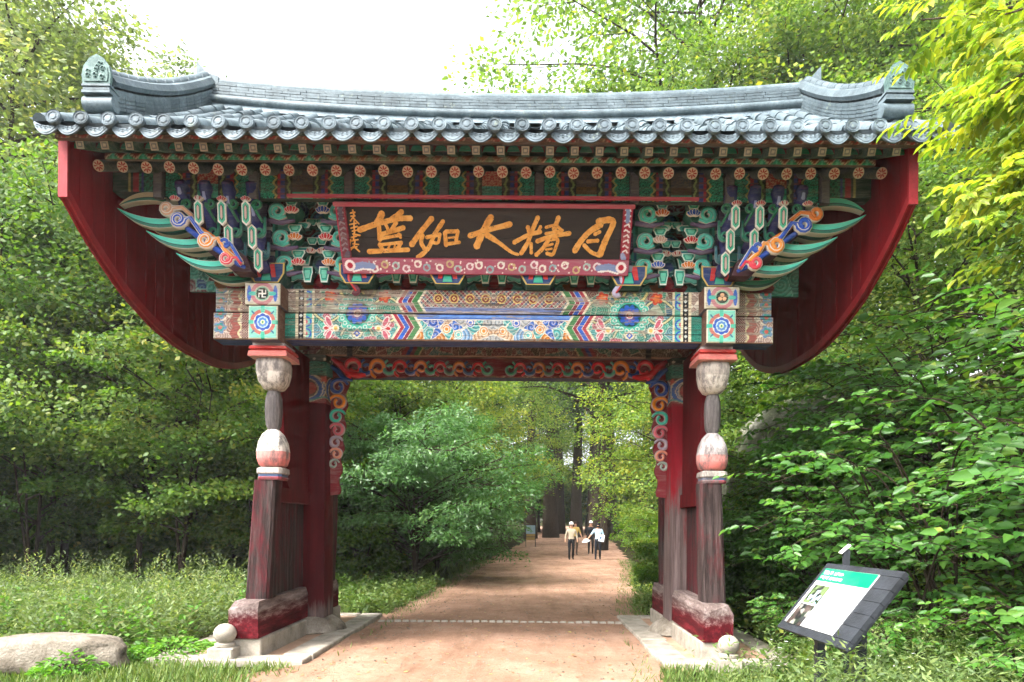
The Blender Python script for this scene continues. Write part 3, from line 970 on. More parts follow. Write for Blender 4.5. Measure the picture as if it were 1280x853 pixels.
            c.prism([(x0 + a, ze + .24 + b) for a, b in arch], ye - fr * -.05, ye - fr * -.09, 'xz', L('5f7f7c'))
            inn = [(x0 + a * .84, ze + .262 + b * .84) for a, b in arch]
            c.prism(inn, ye + fr * .09, ye + fr * .10, 'xz', L('6f918c'))
            rr = random.Random(5)
            for k in range(9):
                cx, cz = x0 + rr.uniform(-.09, .09), ze + .29 + rr.uniform(0, .18)
                c.tube([(cx + .022 * math.cos(q), ye + fr * .105, cz + .022 * math.sin(q)) for q in np.linspace(0, 5.5, 9)], .009, 5, L('88aaa2'))
            c.build('crest_tile', M['green_tile'], roof)
    return roof
roof = build_roof()
roof.location.x = .08

# ---- rafters
def lotus_end(r, n=16):
    """painted log end: red lotus on white"""
    V = [(0, 0, 0)]; C = [L('e8d8c8')]
    rings = [.12, .24, .36, .48, .6, .72, .82, .9, 1.0]; na = 48
    for f in rings:
        for k in range(na):
            q = 2 * math.pi * k / na
            V.append((r * f * math.cos(q), 0, r * f * math.sin(q)))
            pet = abs(math.cos(4 * q))
            if f < .2: c = 'e9cfb8'
            elif f > .87: c = 'd9c3b4'
            elif pet > .5 and f < .3 + .55 * pet: c = 'b8383c'
            else: c = 'e2cdbc'
            C.append(L(c))
    F = []
    for k in range(na): F.append((0, 1 + (k + 1) % na, 1 + k, 1 + k))
    T = [(0, 1 + (k + 1) % na, 1 + k) for k in range(na)]
    for j in range(len(rings) - 1):
        for k in range(na):
            a, b = 1 + j * na + k, 1 + j * na + (k + 1) % na
            T.append((a, b, b + na)); T.append((a, b + na, a + na))
    return np.array(V), np.array(T), np.array(C)

def build_rafters():
    r = .062; na = 12; Ln = 2.62
    V, T, C = lotus_end(r)
    V2 = []; 
    for yy in (0, Ln):
        for k in range(na):
            q = 2 * math.pi * k / na
            V2.append((r * math.cos(q), yy + (.001 if yy == 0 else 0), r * math.sin(q)))
    n = len(V)
    T2 = []
    for k in range(na):
        j = (k + 1) % na
        T2 += [(n + k, n + na + k, n + na + j), (n + k, n + na + j, n + j)]
    C2 = [L('54605a')] * na + [L('3f4a46')] * na
    me = np_mesh('rafter', np.concatenate([V, np.array(V2)]), np.concatenate([T, np.array(T2)]), M['paint'], {'Col': ('FLOAT_COLOR', 'POINT', np.concatenate([C, np.array(C2)]))})
    sl = math.atan(.53)
    rng = random.Random(3)
    pit = .2705
    for i in range(34):
        x = (-16.5 + i) * pit
        obj('rafter', me, gate, (x, -2.62 + rng.uniform(-.015, .015), 5.675 + .03 * (abs(x) / 4.6) ** 3), (sl, 0, rng.uniform(-.012, .012)))
    # square flying rafters with a pale painted end
    f = MB(); h = .042; Lf = 1.25
    f.box(-h, h, 0, Lf, -h, h, L('4a6a5c'))
    f.box(-h * .99, h * .99, -.004, 0, -h * .99, h * .99, L('c9c0b2'))
    f.prism([(-.026, -.026), (.026, -.026), (.026, .026), (-.026, .026)], -.006, -.004, 'xz', L('8a8f96'))
    f.prism([(-.016, -.016), (.016, -.016), (.016, .016), (-.016, .016)], -.008, -.006, 'xz', L('d8d0c4'))
    me = f.mesh('flying_rafter', M['paint'])
    sl = math.atan2(.52, 1.15)
    for i in range(36):
        x = (-17.5 + i) * pit * .985
        if abs(x) > 4.62: continue
        obj('flying_rafter', me, gate, (x, -3.05, 5.685 + .03 * (abs(x) / 4.6) ** 3), (sl + rng.uniform(-.01, .01), rng.uniform(-.03, .03), 0))
    # boards closing the gaps between flying rafters
    b = MB()
    for i in range(35):
        x = (-17 + i) * pit * .985
        b.box(x - .085, x + .085, -2.86, -2.84, 5.78, 5.90, L('6a3038'))
        b.prism([(x - .07, 5.772), (x + .07, 5.772), (x + .05, 5.82), (x, 5.845), (x - .05, 5.82)], -2.872, -2.862, 'xz', L('2f8a70'))
        b.prism([(x - .02, 5.84), (x + .07, 5.83), (x + .07, 5.89), (x, 5.87)], -2.868, -2.861, 'xz', L('b03a40'))
    b.build('gap_boards', M['paint'], gate)['kind'] = 'stuff'
    painted_box('eave_batten', gate, -4.35, 4.35, -2.71, -2.65, 5.745, 5.815, paint_eave_strip, M['paint'], .016, '5c4a3e')
    painted_box('tile_batten', gate, -4.60, 4.60, -3.16, -3.09, 5.725, 5.80, paint_top_strip, M['paint'], .018, '5c4a3e')
build_rafters()

# ---- gable boards: single planks under a shaped edge trim
def zb(y):
    y = abs(y)
    pts = [(0, 4.155), (.4, 4.158), (.8, 4.195), (1.14, 4.26), (1.4, 4.325), (1.8, 4.455), (2.0, 4.54), (2.17, 4.63), (2.43, 4.775), (2.62, 4.89), (2.8, 5.02), (3.0, 5.18)]
    for (a, za), (b, zb_) in zip(pts[:-1], pts[1:]):
        if y <= b:
            t = (y - a) / (b - a)
            return za + (zb_ - za) * t
    return 5.18

def build_gables():
    for s in (-1, 1):
        x = s * 4.60
        t = MB()
        ys = [-3.0 + 6.0 * k / 40 for k in range(41)]
        for a, b in zip(ys[:-1], ys[1:]):           # trim along the lower edge, both faces
            for off, th in ((-.045, .02), (.025, .02)):
                q = [(x + off, a, zb(a) - .01), (x + off, b, zb(b) - .01), (x + off, b, zb(b) + .10), (x + off, a, zb(a) + .10)]
                w = [(p[0] + th, p[1], p[2]) for p in q]
                t.add(q + w, [(0, 1, 2, 3), (4, 7, 6, 5), (0, 4, 5, 1), (3, 2, 6, 7)], L('b3222c'))
        for fy in (-3.02, 3.0):                     # vertical edge boards
            t.box(x - .05, x + .05, fy, fy + .03, 5.16, zs(4.6, 3.0) - .08, L('c9b8a8') if s < 0 else L('c8a8a0'))
        o = t.build('gable_board', M['red_trim'], gate)
        n = 27; w = 6.0 / n
        rr = random.Random(6 + s)
        for k in range(n):
            y0, y1 = -3.0 + k * w + .004, -3.0 + (k + 1) * w - .004
            dx = rr.uniform(-.006, .006)
            p = MB()
            ztop = lambda y: zs(4.6, y) - .10
            pl = [(y0, zb(y0)), (y1, zb(y1)), (y1, ztop(y1)), (y0, ztop(y0))]
            p.prism(pl, x - .02 + dx, x + .02 + dx, 'yz', L('8c1a22'))
            p.build('plank', M['red_board'], o)
build_gables()

# ---- pillars, posts, feet
def base_stone(name, x, y, parent):
    V = []; F = []; n = 72; prof = [(.30, .27), (.325, .265), (.40, .20), (.46, .12), (.485, .05), (.47, .012), (.56, .008), (.57, -.06)]
    for i, (r, z) in enumerate(prof):
        for k in range(n):
            q = 2 * math.pi * k / n
            pet = .09 * abs(math.cos(4 * q)) ** .45 * (1, 1, .8, 1, 1, .6)[i] - .03 if 2 <= i <= 5 else 0
            V.append((x + (r - .03 + pet) * math.cos(q), y + (r - .03 + pet) * math.sin(q), z))
    for i in range(len(prof) - 1):
        for k in range(n): F.append((i * n + k, i * n + n + k, i * n + n + (k + 1) % n, i * n + (k + 1) % n))
    m = MB(); m.add(V, F + [tuple(range(n))], L('b5aa9b'))
    return m.build(name, M['stone_old'], parent, 50)

def paint_capital(A, Z):
    p = Paint(A, Z, '5a4a42')
    p.m(Z > 3.86, '3a7a6c'); p.scales(Z > 3.88, .09, '4a9684', '2a5a52')
    p.m((Z > 4.06), '33403c'); 
    for k in range(14):
        p.circ(k * .13, 4.10, .018, 'b8b4a0')
    for c in (.20, .61, 1.02, 1.43):
        for sg in (-1, 1):
            p.ring(c + sg * .22, 3.66, .17, .05, '3a5f9c', (Z < 3.86)); p.ring(c + sg * .22, 3.66, .205, .014, 'c0b8a0', (Z < 3.86)); p.ring(c + sg * .22, 3.66, .14, .014, 'c0b8a0', (Z < 3.86))
            p.circ(c + sg * .22, 3.66, .09, '9c4a44')
        p.petals(c, 3.80, .05, 5, 'b85a50')
    p.m(Z < 3.52 - .03 * np.cos(A * 15.3), '3f8a84'); p.m(Z < 3.50 - .03 * np.cos(A * 15.3), 'a8a08c'); p.m(Z < 3.485 - .03 * np.cos(A * 15.3), '7a1c22')
    return p.C

def build_supports():
    for s in (-1, 1):
        px = s * 2.81
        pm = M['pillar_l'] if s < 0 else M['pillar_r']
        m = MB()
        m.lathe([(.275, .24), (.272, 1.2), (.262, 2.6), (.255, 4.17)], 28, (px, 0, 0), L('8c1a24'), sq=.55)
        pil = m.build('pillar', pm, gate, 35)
        # painted capital wrapped round the pillar's head
        na, nz = 120, 72
        A = []; V = []
        for j in range(nz + 1):
            z = 3.44 + (4.165 - 3.44) * j / nz
            for k in range(na):
                q = 2 * math.pi * k / na
                m_ = max(abs(math.cos(q)), abs(math.sin(q))); kk = (1 + .55 * (1 / m_ - 1)) * .263
                V.append((px + kk * math.cos(q), kk * math.sin(q), z)); A.append((q / (2 * math.pi) * 1.64, z))
        A = np.array(A)
        C = paint_capital(A[:, 0], A[:, 1])
        F = [(j * na + k, j * na + (k + 1) % na, (j + 1) * na + (k + 1) % na, (j + 1) * na + k) for j in range(nz) for k in range(na)]
        obj('painted_capital', np_mesh('painted_capital', V, F, M['paint'], {'Col': ('FLOAT_COLOR', 'POINT', C)}, True), pil)
        base_stone('base_stone', px, 0, gate)
        for fr in (-1, 1):
            y0 = fr * 1.68
            # foot beam and the stone under it
            f = MB()
            ya, yb = sorted((fr * 2.22, fr * .36))
            xo = -2.95 if s < 0 else 2.76; hw = .178
            prof = [(-hw, .26), (hw, .26), (hw, .60), (hw - .03, .70), (-hw + .03, .70), (-hw, .60)]
            if fr < 0:
                a = [(xo + q[0], -2.22 + .03, q[1]) for q in prof]; b = [(xo + q[0], -.36, q[1] + .02) for q in prof]
                a = [(p[0], p[1] + (.10 if p[2] > .65 else (.0 if p[2] < .5 else -.02)), p[2]) for p in a]
            else:
                a = [(xo + q[0], .30, q[1]) for q in prof]; b = [(xo + q[0], 1.25, q[1]) for q in prof]
            f.add(a + b, [tuple(range(6)), tuple(range(11, 5, -1))] + [(k, k + 6, (k + 1) % 6 + 6, (k + 1) % 6) for k in range(6)], L('8c2a30'))
            f.build('foot_beam', M['foot'] if 'foot' in M else M['post'], gate)
            st = MB()
            ye = -2.16 if fr < 0 else 1.32
            st.bbox(xo - .20, xo + .20, min(ye, fr * .45), max(ye, fr * .45), -.05, .255, .015, L('b5aa9b'))
            st.build('foot_stone', M['stone'], gate)
            # post: chamfered, leaning in a little
            p = MB(); hw = .14; c = .028
            sec = [(-hw + c, -hw), (hw - c, -hw), (hw - c, -hw + .012), (hw, -hw + c), (hw, hw - c), (hw - c, hw), (-hw + c, hw), (-hw, hw - c), (-hw, -hw + c), (-hw + c, -hw + .012)]
            n = len(sec); vs_ = []
            zt = 2.20 if fr < 0 else 4.3
            for z in (.70, 1.2, 1.7, zt):
                t = (z - .7) / 1.5
                pt = min(1.0, t); cx = (-2.925 + .06 * pt) if s < 0 else (2.80 - .035 * pt); cy = (-1.735 + .07 * min(1.2, t)) if fr < 0 else .95; k = 1.04 - .06 * t
                vs_ += [(cx + q[0] * k, cy + q[1] * k, z) for q in sec]
            fs = [tuple(range(n - 1, -1, -1)), tuple(range(3 * n, 4 * n))]
            for j in range(3):
                for k in range(n): fs.append((j * n + k, j * n + (k + 1) % n, (j + 1) * n + (k + 1) % n, (j + 1) * n + k))
            p.add(vs_, fs, L('6a3a3a'))
            p.build('post', M['post'], gate)
            # tie between post and pillar, board above it
            bx = xo * .35 + s * 2.81 * .65; tb = MB(); ya, yb = sorted((-1.54, -.2)) if fr < 0 else (.2, .8)
            tb.box(bx - .08, bx + .08, ya, yb, 1.93, 2.12, L('8c1a24'))
            tb.build('tie_beam', M['red'], gate)
            tb = MB()
            pl = [(-.2, 2.12), (-1.05, 2.12), (-1.22, 2.25), (-1.30, 3.0), (-1.44, 3.9), (-1.44, 4.1), (-.2, 4.1)] if fr < 0 else [(.2, 2.12), (.8, 2.12), (.8, 4.1), (.2, 4.1)]
            tb.prism(pl, bx - .05, bx + .05, 'yz', L('8c1a24'))
            tb.build('brace_board', M['red'], gate)
            tb = MB()                                # recessed panel below the tie
            if fr < 0: tb.box(bx - .02 + s * .04, bx + .02 + s * .04, -1.62 if s < 0 else -1.40, -.22, .70, 1.93, L('5a1014'))
            else: tb.box(bx - .02, bx + .02, .22, .82, .70, 1.93, L('5a1014'))
            tb.build('panel_board', M['post'] if fr < 0 else M['red'], gate)
            if fr > 0: continue
            cx, cy = s * 2.805, -1.665
            worn = 'd8cfc4' if s < 0 else 'a8a09e'
            m = MB()
            m.lathe([(.150, 2.20), (.158, 2.225), (.150, 2.24), (.155, 2.27), (.168, 2.285), (.165, 2.345), (.13, 2.36)], 24, (cx, cy, 0), sq=.9,
                    cols=[L('7a2c34'), L('7a2c34'), L('3c5478'), L('948a84'), L('a09890'), L('a09890'), L('80786f')])
            m.build('post_moulding', M['bud'], gate, 30)
            m = MB()
            pr = [(.12, 2.355), (.168, 2.39), (.192, 2.47), (.195, 2.56), (.175, 2.68), (.13, 2.78), (.065, 2.845)]
            m.lathe(pr, 28, (cx, cy, 0), sq=.35, cols=[L('c07068'), L('c8706a'), L('c88078'), L(worn), L(worn), L(worn), L(worn)])
            m.build('lotus_bud', M['bud'], gate, True)
            m = MB()
            m.lathe([(.06, 2.83), (.09, 2.90), (.102, 3.08), (.095, 3.24), (.07, 3.34)], 16, (cx, cy, 0), L('5f5755'), sq=.5)
            m.build('bud_neck', M['post_grey'], gate, 30)
            m = MB()
            pr = [(.05, 3.325), (.12, 3.36), (.17, 3.44), (.196, 3.56), (.20, 3.66), (.19, 3.73)]
            m.lathe(pr, 28, (cx, cy, 0), sq=.5, cols=[L('c0b6aa')] * 3 + [L('a49a90')] * 3)
            m.build('hanging_bud', M['bud'], gate, True)
            m = MB()
            m.lathe([(.20, 3.725), (.245, 3.735), (.235, 3.80), (.205, 3.815), (.235, 3.83), (.225, 3.865), (.195, 3.88), (.20, 3.905)], 20, (cx, cy, 0), sq=1.0,
                    cols=[L('c89088'), L('c87068'), L('c85a54'), L('c0302e'), L('c83a38'), L('b8a8a8'), L('b0a4a4'), L('b0a4a4')])
            m.build('bud_cap', M['paint'], gate, 30)

def mat_bud():
    m, nt, b = newmat('weathered_bud')
    at = nt.nodes.new('ShaderNodeAttribute'); at.attribute_name = 'Col'
    v = coords(nt, (6, 6, 2.5))
    n1 = noise(nt, v, 1.6, 7, .75)
    col = mixc(nt, ramp(nt, n1, [(.44, (0, 0, 0)), (.60, (.9, .9, .9))]), at.outputs['Color'], L('57504e'))
    nt.links.new(col, b.inputs['Base Color'])
    b.inputs['Roughness'].default_value = .85
    bump(nt, b, n1, .4, .02)
    return m
M['bud'] = mat_bud()
M['post_grey'] = mat_mottled('grey_bare_wood', [(.3, lin('#3f3a3a')), (.7, lin('#7f7876'))], 3, (8, 8, .8), .9, .5, .1, 20, .4)
def mat_foot():
    m, nt, b = newmat('foot_beam_wood')
    g = nt.nodes.new('ShaderNodeNewGeometry')
    mp = nt.nodes.new('ShaderNodeMapping'); mp.inputs['Scale'].default_value = (8, 1.2, 8)
    nt.links.new(g.outputs['Position'], mp.inputs['Vector'])
    n1 = noise(nt, mp.outputs[0], 1.4, 8, .75)
    red = ramp(nt, n1, [(.3, L('2c070b')), (.5, L('480d14')), (.7, L('742029'))])
    grey = ramp(nt, n1, [(.3, L('3a302e')), (.5, L('675a56')), (.7, L('988c88'))])
    sep = nt.nodes.new('ShaderNodeSeparateXYZ'); nt.links.new(g.outputs['Position'], sep.inputs[0])
    ma = nt.nodes.new('ShaderNodeMath'); ma.operation = 'MULTIPLY_ADD'
    nt.links.new(n1, ma.inputs[0]); ma.inputs[1].default_value = .55
    nt.links.new(sep.outputs['Z'], ma.inputs[2])
    col = mixc(nt, ramp(nt, ma.outputs[0], [(.74, (0, 0, 0)), (.88, (.95, .95, .95))]), red, grey)
    nt.links.new(col, b.inputs['Base Color'])
    b.inputs['Roughness'].default_value = .85
    b.inputs['Specular IOR Level'].default_value = .12
    bump(nt, b, n1, .6, .015)
    return m
M['foot'] = mat_foot()
build_supports()

# ---- beams
painted_box('front_beam', gate, -3.54, 3.54, -1.78, -1.48, 3.97, 4.308, paint_front_beam, M['paint_beam'], .006, '5b3a34', .02, bottom='3f4f86')
painted_box('upper_front_beam', gate, -3.52, 3.52, -1.765, -1.48, 4.321, 4.622, paint_front_beam, M['paint_beam'], .006, '5b3a34', .015)
painted_box('inner_beam', gate, -2.85, 2.85, -.16, .16, 4.17, 4.45, paint_inner_beam, M['paint'], .014, '4b342c', .015, bottom='5a3a34')
painted_box('rear_beam', gate, -3.54, 3.54, 1.48, 1.78, 4.22, 4.67, paint_inner_beam, M['paint'], .03, '4b342c', .015, bottom='3f3f6a')

def rosette_block(name, x, y0, y1, z0, z1, w, kind, s):
    def pt(X, Z):
        cx, cz = x, (z0 + z1) / 2
        p = Paint(X, Z, '7fc8b4' if kind else 'bfb6a4')
        e = np.minimum(np.minimum(X - (x - w / 2), x + w / 2 - X), np.minimum(Z - z0, z1 - Z))
        p.m(e < .012, 'd8d2bc')
        if kind == 'round':
            for k in range(4):
                q = k * math.pi / 2
                p.line([(cx, cz), (cx + .2 * math.cos(q), cz + .2 * math.sin(q))], .045, '4fb89c')
            p.m((np.abs(np.hypot(X - cx, Z - cz) - .135) < .022) & (np.abs(np.sin(2 * np.arctan2(Z - cz, X - cx))) > .35), 'b86a60')
            for k in range(4):
                q = k * math.pi / 2 + math.pi / 4
                p.line([(cx + .15 * math.cos(q), cz + .15 * math.sin(q)), (cx + .185 * math.cos(q), cz + .185 * math.sin(q))], .02, '3a6a8a')
            p.circ(cx, cz, .112, 'e6e2d4'); p.petals(cx, cz, .108, 8, '2f58b4', .12); p.circ(cx, cz, .07, 'b9d4dc'); p.petals(cx, cz, .06, 8, '4f86c8', .2); p.circ(cx, cz, .028, 'd8e2b0'); p.circ(cx, cz, .012, '3f8a5a')
        else:
            p.m((np.abs(np.hypot(X - cx, Z - cz) - .12) < .022), 'b87a80')
            for sg in (-1, 1):
                p.petal(cx + sg * .16, cz, .026, .10, 0, '3a62b0'); p.petal(cx + sg * .12, cz, .05, .025, 0, '4fb8a8')
            p.circ(cx, cz, .075, '20302c'); p.ring(cx, cz, .078, .012, '7fb89a')
            if s < 0:                                # the manji, as on the left block
                w_ = .02; a_ = .042
                W = 'f2efe6'
                p.line([(cx - a_, cz), (cx + a_, cz)], w_ * .7, W); p.line([(cx, cz - a_), (cx, cz + a_)], w_ * .7, W)
                p.line([(cx, cz + a_), (cx - a_, cz + a_)], w_ * .7, W); p.line([(cx, cz - a_), (cx + a_, cz - a_)], w_ * .7, W)
                p.line([(cx - a_, cz), (cx - a_, cz - a_)], w_ * .7, W); p.line([(cx + a_, cz), (cx + a_, cz + a_)], w_ * .7, W)
            else:                                    # three discs on the right block
                for q in (90, 210, 330):
                    p.circ(cx + .03 * math.cos(R(q)), cz + .03 * math.sin(R(q)), .024, 'e8b48a')
        return p.C
    return painted_box(name, gate, x - w / 2, x + w / 2, y0, y1, z0, z1, pt, M['paint'], .0055, '6b4a3c', .02, bottom='5a5a70')
for s in (-1, 1):
    rosette_block('beam_head', s * 2.81, -2.04, -1.50, 3.907, 4.318, .36, 'round', s)
    rosette_block('beam_head', s * 2.81, -2.06, -1.50, 4.322, 4.588, .43, '', s)

# ---- carved scroll boards in the opening
def scroll(mb, cx, cz, r, up, col, y, ax=None, rim='b8a898', turn=1):
    """one curling wave; ax maps board coordinates to x and z"""
    pts = []; rad = []
    for k in range(23):
        t = k / 22
        th = math.pi * (1.42 - 2.25 * t)
        if th > math.pi: rr = r * (1 + 1.0 * (th / math.pi - 1))
        else: rr = r * (1 - .52 * (1 - th / math.pi) / 1.83)
        a, b = cx + turn * rr * math.cos(th), cz + up * rr * math.sin(th)
        if ax: a, b = ax(a, b)
        pts.append((a, y, b)); rad.append(r * (.17 + .15 * math.sin(math.pi * min(1, t * 1.3)) + (.14 * (t - .72) / .28 if t > .72 else 0)))
    back = [(p[0], y + .012, p[2]) for p in pts]
    mb.tube(back, [q * 1.28 for q in rad], 8, L(rim))
    mb.tube(pts, rad, 8, L(col))

def build_carving():
    # lintel board
    m = MB(); n = 80
    xs = np.linspace(-2.52, 2.52, n + 1)
    def low(x):
        e = abs(x)
        return 3.855 + .055 * max(0, min(1, (2.3 - e) / 1.3)) + .012 * math.sin(e * 16)
    poly = [(x, low(x)) for x in xs] + [(2.52, 4.165), (-2.52, 4.165)]
    m.prism(poly, -.06, .0, 'xz', L('6e1c24'))
    board = m.build('carved_lintel', M['paint_new'], gate)
    colr = [('c8202c', .135), ('2a4f9c', .105), ('e2862a', .125), ('5aa894', .10), ('c8202c', .11), ('3a4f8c', .095), ('d8803a', .10), ('4f9a80', .09), ('c0303a', .095), ('6a8a7c', .09), ('c87a3a', .095), ('3f5f8c', .09), ('c0303a', .09), ('4f9a80', .09)]
    for s in (-1, 1):
        x = 2.30; up = 1
        for c, r in colr:
            if x < .06: break
            x -= r * .78
            w = MB()
            scroll(w, s * x, 4.02 + (.005 if up > 0 else -.015), r * .92, up, c, -.075, None, '8a7a88' if up < 0 else 'a08078', turn=-s)
            w.build('scroll', M['paint_new'], board, True)
            x -= r * .78; up = -up
        w = MB()
        w.tube([(s * 2.53, -.07, 4.15), (s * 2.4, -.075, 4.06), (s * 2.28, -.075, 3.93), (s * 2.12, -.075, 3.895), (s * 1.98, -.07, 3.93)], [.03, .045, .05, .045, .03], 8, L('c8202c'))
        w.build('scroll', M['paint_new'], board, True)
        w = MB()
        w.tube([(s * 2.54, -.07, 4.03), (s * 2.44, -.075, 3.96), (s * 2.34, -.075, 3.84), (s * 2.22, -.07, 3.82)], [.03, .04, .035, .02], 8, L('2a4f9c'))
        w.build('scroll', M['paint_new'], board, True)
        # side board down the pillar
        m = MB()
        zs_ = np.linspace(3.86, 2.10, 60)
        def wid(z):
            t = (3.86 - z) / 1.76
            return .26 - .13 * t + .022 * math.sin(t * 34)
        inner = [(s * 2.55, z) for z in (3.86, 2.10)]
        poly = [(s * 2.55, 3.86)] + [(s * (2.55 - wid(z)), z) for z in zs_] + [(s * 2.55, 2.08)]
        m.prism(poly, -.05, .01, 'xz', L('6e1c24'))
        sb = m.build('carved_side_board', M['paint_new'], gate)
        seq = [('23489c', .115), ('e28c22', .105), ('3cb49c', .10), ('c86470', .095), ('9a8f9c', .085), ('d08a72', .08), ('8a9c90', .065)]
        z = 3.84; up = 1
        for c, r in seq:
            z -= r * 1.05
            xc = 2.55 - r * 1.12 + (.02 if up > 0 else -.005)
            w = MB()
            scroll(w, z, xc, r * .95, up, c, -.065, lambda a, b, s=s: (s * b, a), 'a89a98', turn=-1)
            w.build('scroll', M['paint_new'], sb, True)
            z -= r * 1.05; up = -up
build_carving()

# ---- frieze and brackets under the eave
painted_box('frieze', gate, -3.92, 3.92, -2.32, -2.22, 5.50, 5.845, paint_frieze, M['paint'], .011, '2c3c36')
def paint_purlin_end(X, Z):
    p = Paint(np.abs(X), Z, '2f4a40')
    a = np.abs(X)
    p.scales(a < 4.2, .07, '2f8a6c', '1c4a3e'); p.m(np.abs(a - 4.22) < .03, 'a83a44'); p.m(np.abs(a - 4.3) < .012, 'b0a864'); p.m(np.abs(a - 4.14) < .015, '3c4688')
    return p.C
for s in (-1, 1):
    painted_box('purlin_end', gate, *sorted((s * 3.923, s * 4.5)), -2.31, -2.12, 5.57, 5.80, paint_purlin_end, M['paint'], .014, '2f4a40')
for i in range(-4, 4):
    x = (i + .5) * 1.12
    m = MB(); m.bbox(x - .05, x + .05, -2.40, -2.325, 5.46, 5.78, .008, L('6e6a72'))
    m.build('frieze_block', M['paint'], gate)
m = MB(); m.box(-2.38, 2.42, -2.46, -2.42, 5.455, 5.485, L('b84858')); m.build('hanging_rail', M['paint_new'], gate)

def paint_wall(X, Z):
    p = Paint(X, Z, '1c2624')
    q = ((X - .56) / 1.12 + 100) % 1.0
    a = (q - .5) * 1.12
    p2 = Paint(a, Z, '1c2624')
    p2.curls(np.ones(len(X), bool), ['2f6e66', '459488', '3a5480', '6e3840'], 34, 7, .05, '78a89c')
    for zc in (5.55, 5.27):
        p2.circ(0, zc, .14, '1f3a3c'); p2.ring(0, zc, .125, .025, '5a9a9c'); p2.circ(0, zc, .1, '23508c'); p2.petals(0, zc, .09, 8, '4a90c0', .3); p2.petals(0, zc, .05, 4, '9ab0b4', .5); p2.circ(0, zc, .012, '8a3a34')
    p2.circ(0, 4.75, .11, '8c1c26'); p2.ring(0, 4.75, .07, .02, '5a1420'); p2.circ(.16, 4.73, .08, '7a2026'); p2.circ(-.16, 4.73, .08, '7a4a28'); p2.circ(0, 4.98, .06, '3a4a7a')
    return p2.C
painted_box('bracket_wall', gate, -3.92, 3.92, -1.62, -1.55, 4.625, 6.2, paint_wall, M['paint_new'], .014, '1f2a28')
painted_box('rear_wall', gate, -3.92, 3.92, 1.55, 1.62, 4.625, 6.2, paint_wall, M['paint_new'], .05, '1f2a28')

def plate(mb, poly, y, th, cols, shrink=.78):
    """a small shaped piece with nested painted fields"""
    cx = sum(p[0] for p in poly) / len(poly); cz = sum(p[1] for p in poly) / len(poly)
    mb.prism(poly, y, y + th, 'xz', L(cols[0]), L('24504a') if len(cols) > 1 else None)
    k = 1.0
    for i, c in enumerate(cols[1:]):
        k *= shrink
        mb.prism([(cx + (a - cx) * k, cz + (b - cz) * k) for a, b in poly], y - .003 * (i + 1), y - .003 * i, 'xz', L(c))

def cup(mb, x, z, w, h, y, th=.10):
    poly = [(x - w * .30, z), (x - w * .42, z + h * .45), (x - w * .5, z + h * .62), (x - w * .46, z + h), (x + w * .46, z + h), (x + w * .5, z + h * .62), (x + w * .42, z + h * .45), (x + w * .30, z)]
    plate(mb, poly, y, th, ['dce6dc', '48bca4', '2a8a7a', '74d4bc'], .80)

def lotus(mb, x, z, r, y, c, c2):
    for k in (-2, 2, -1, 1, 0):
        q = k * .52
        px, pz = x + r * .62 * math.sin(q), z + r * .5 * math.cos(q) * .6
        poly = []
        for j in range(8):
            t = 2 * math.pi * j / 8
            a, b = r * .26 * math.cos(t), r * .5 * math.sin(t)
            poly.append((px + a * math.cos(q) + b * math.sin(q), pz - a * math.sin(q) + b * math.cos(q)))
        yy = y - .02 + .008 * abs(k)
        mb.prism(poly, yy, yy + .03, 'xz', L('e9ddd2'))
        cx, cz = px, pz
        mb.prism([(cx + (a - cx) * .78, cz + (b - cz) * .78) for a, b in poly], yy - .003, yy, 'xz', L(c if k % 2 == 0 else c2))

def curl(mb, cx, cz, r, y, col, flip=1, up=1, rim='cfc8c0', tail=None, wid=.30):
    pts = []; rad = []
    if tail:
        for t in tail: pts.append((t[0], y, t[1])); rad.append(r * wid * .75)
    for k in range(15):
        t = k / 14
        th = math.pi - t * 2.5 * math.pi
        rr = r * (1 - .6 * t)
        pts.append((cx + flip * rr * math.cos(th), y, cz + up * rr * math.sin(th))); rad.append(r * (wid - .05 * t))
    mb.tube([(p[0], y + .010, p[2]) for p in pts], [q * 1.3 for q in rad], 6, L(rim))
    mb.tube(pts, rad, 7, L(col))

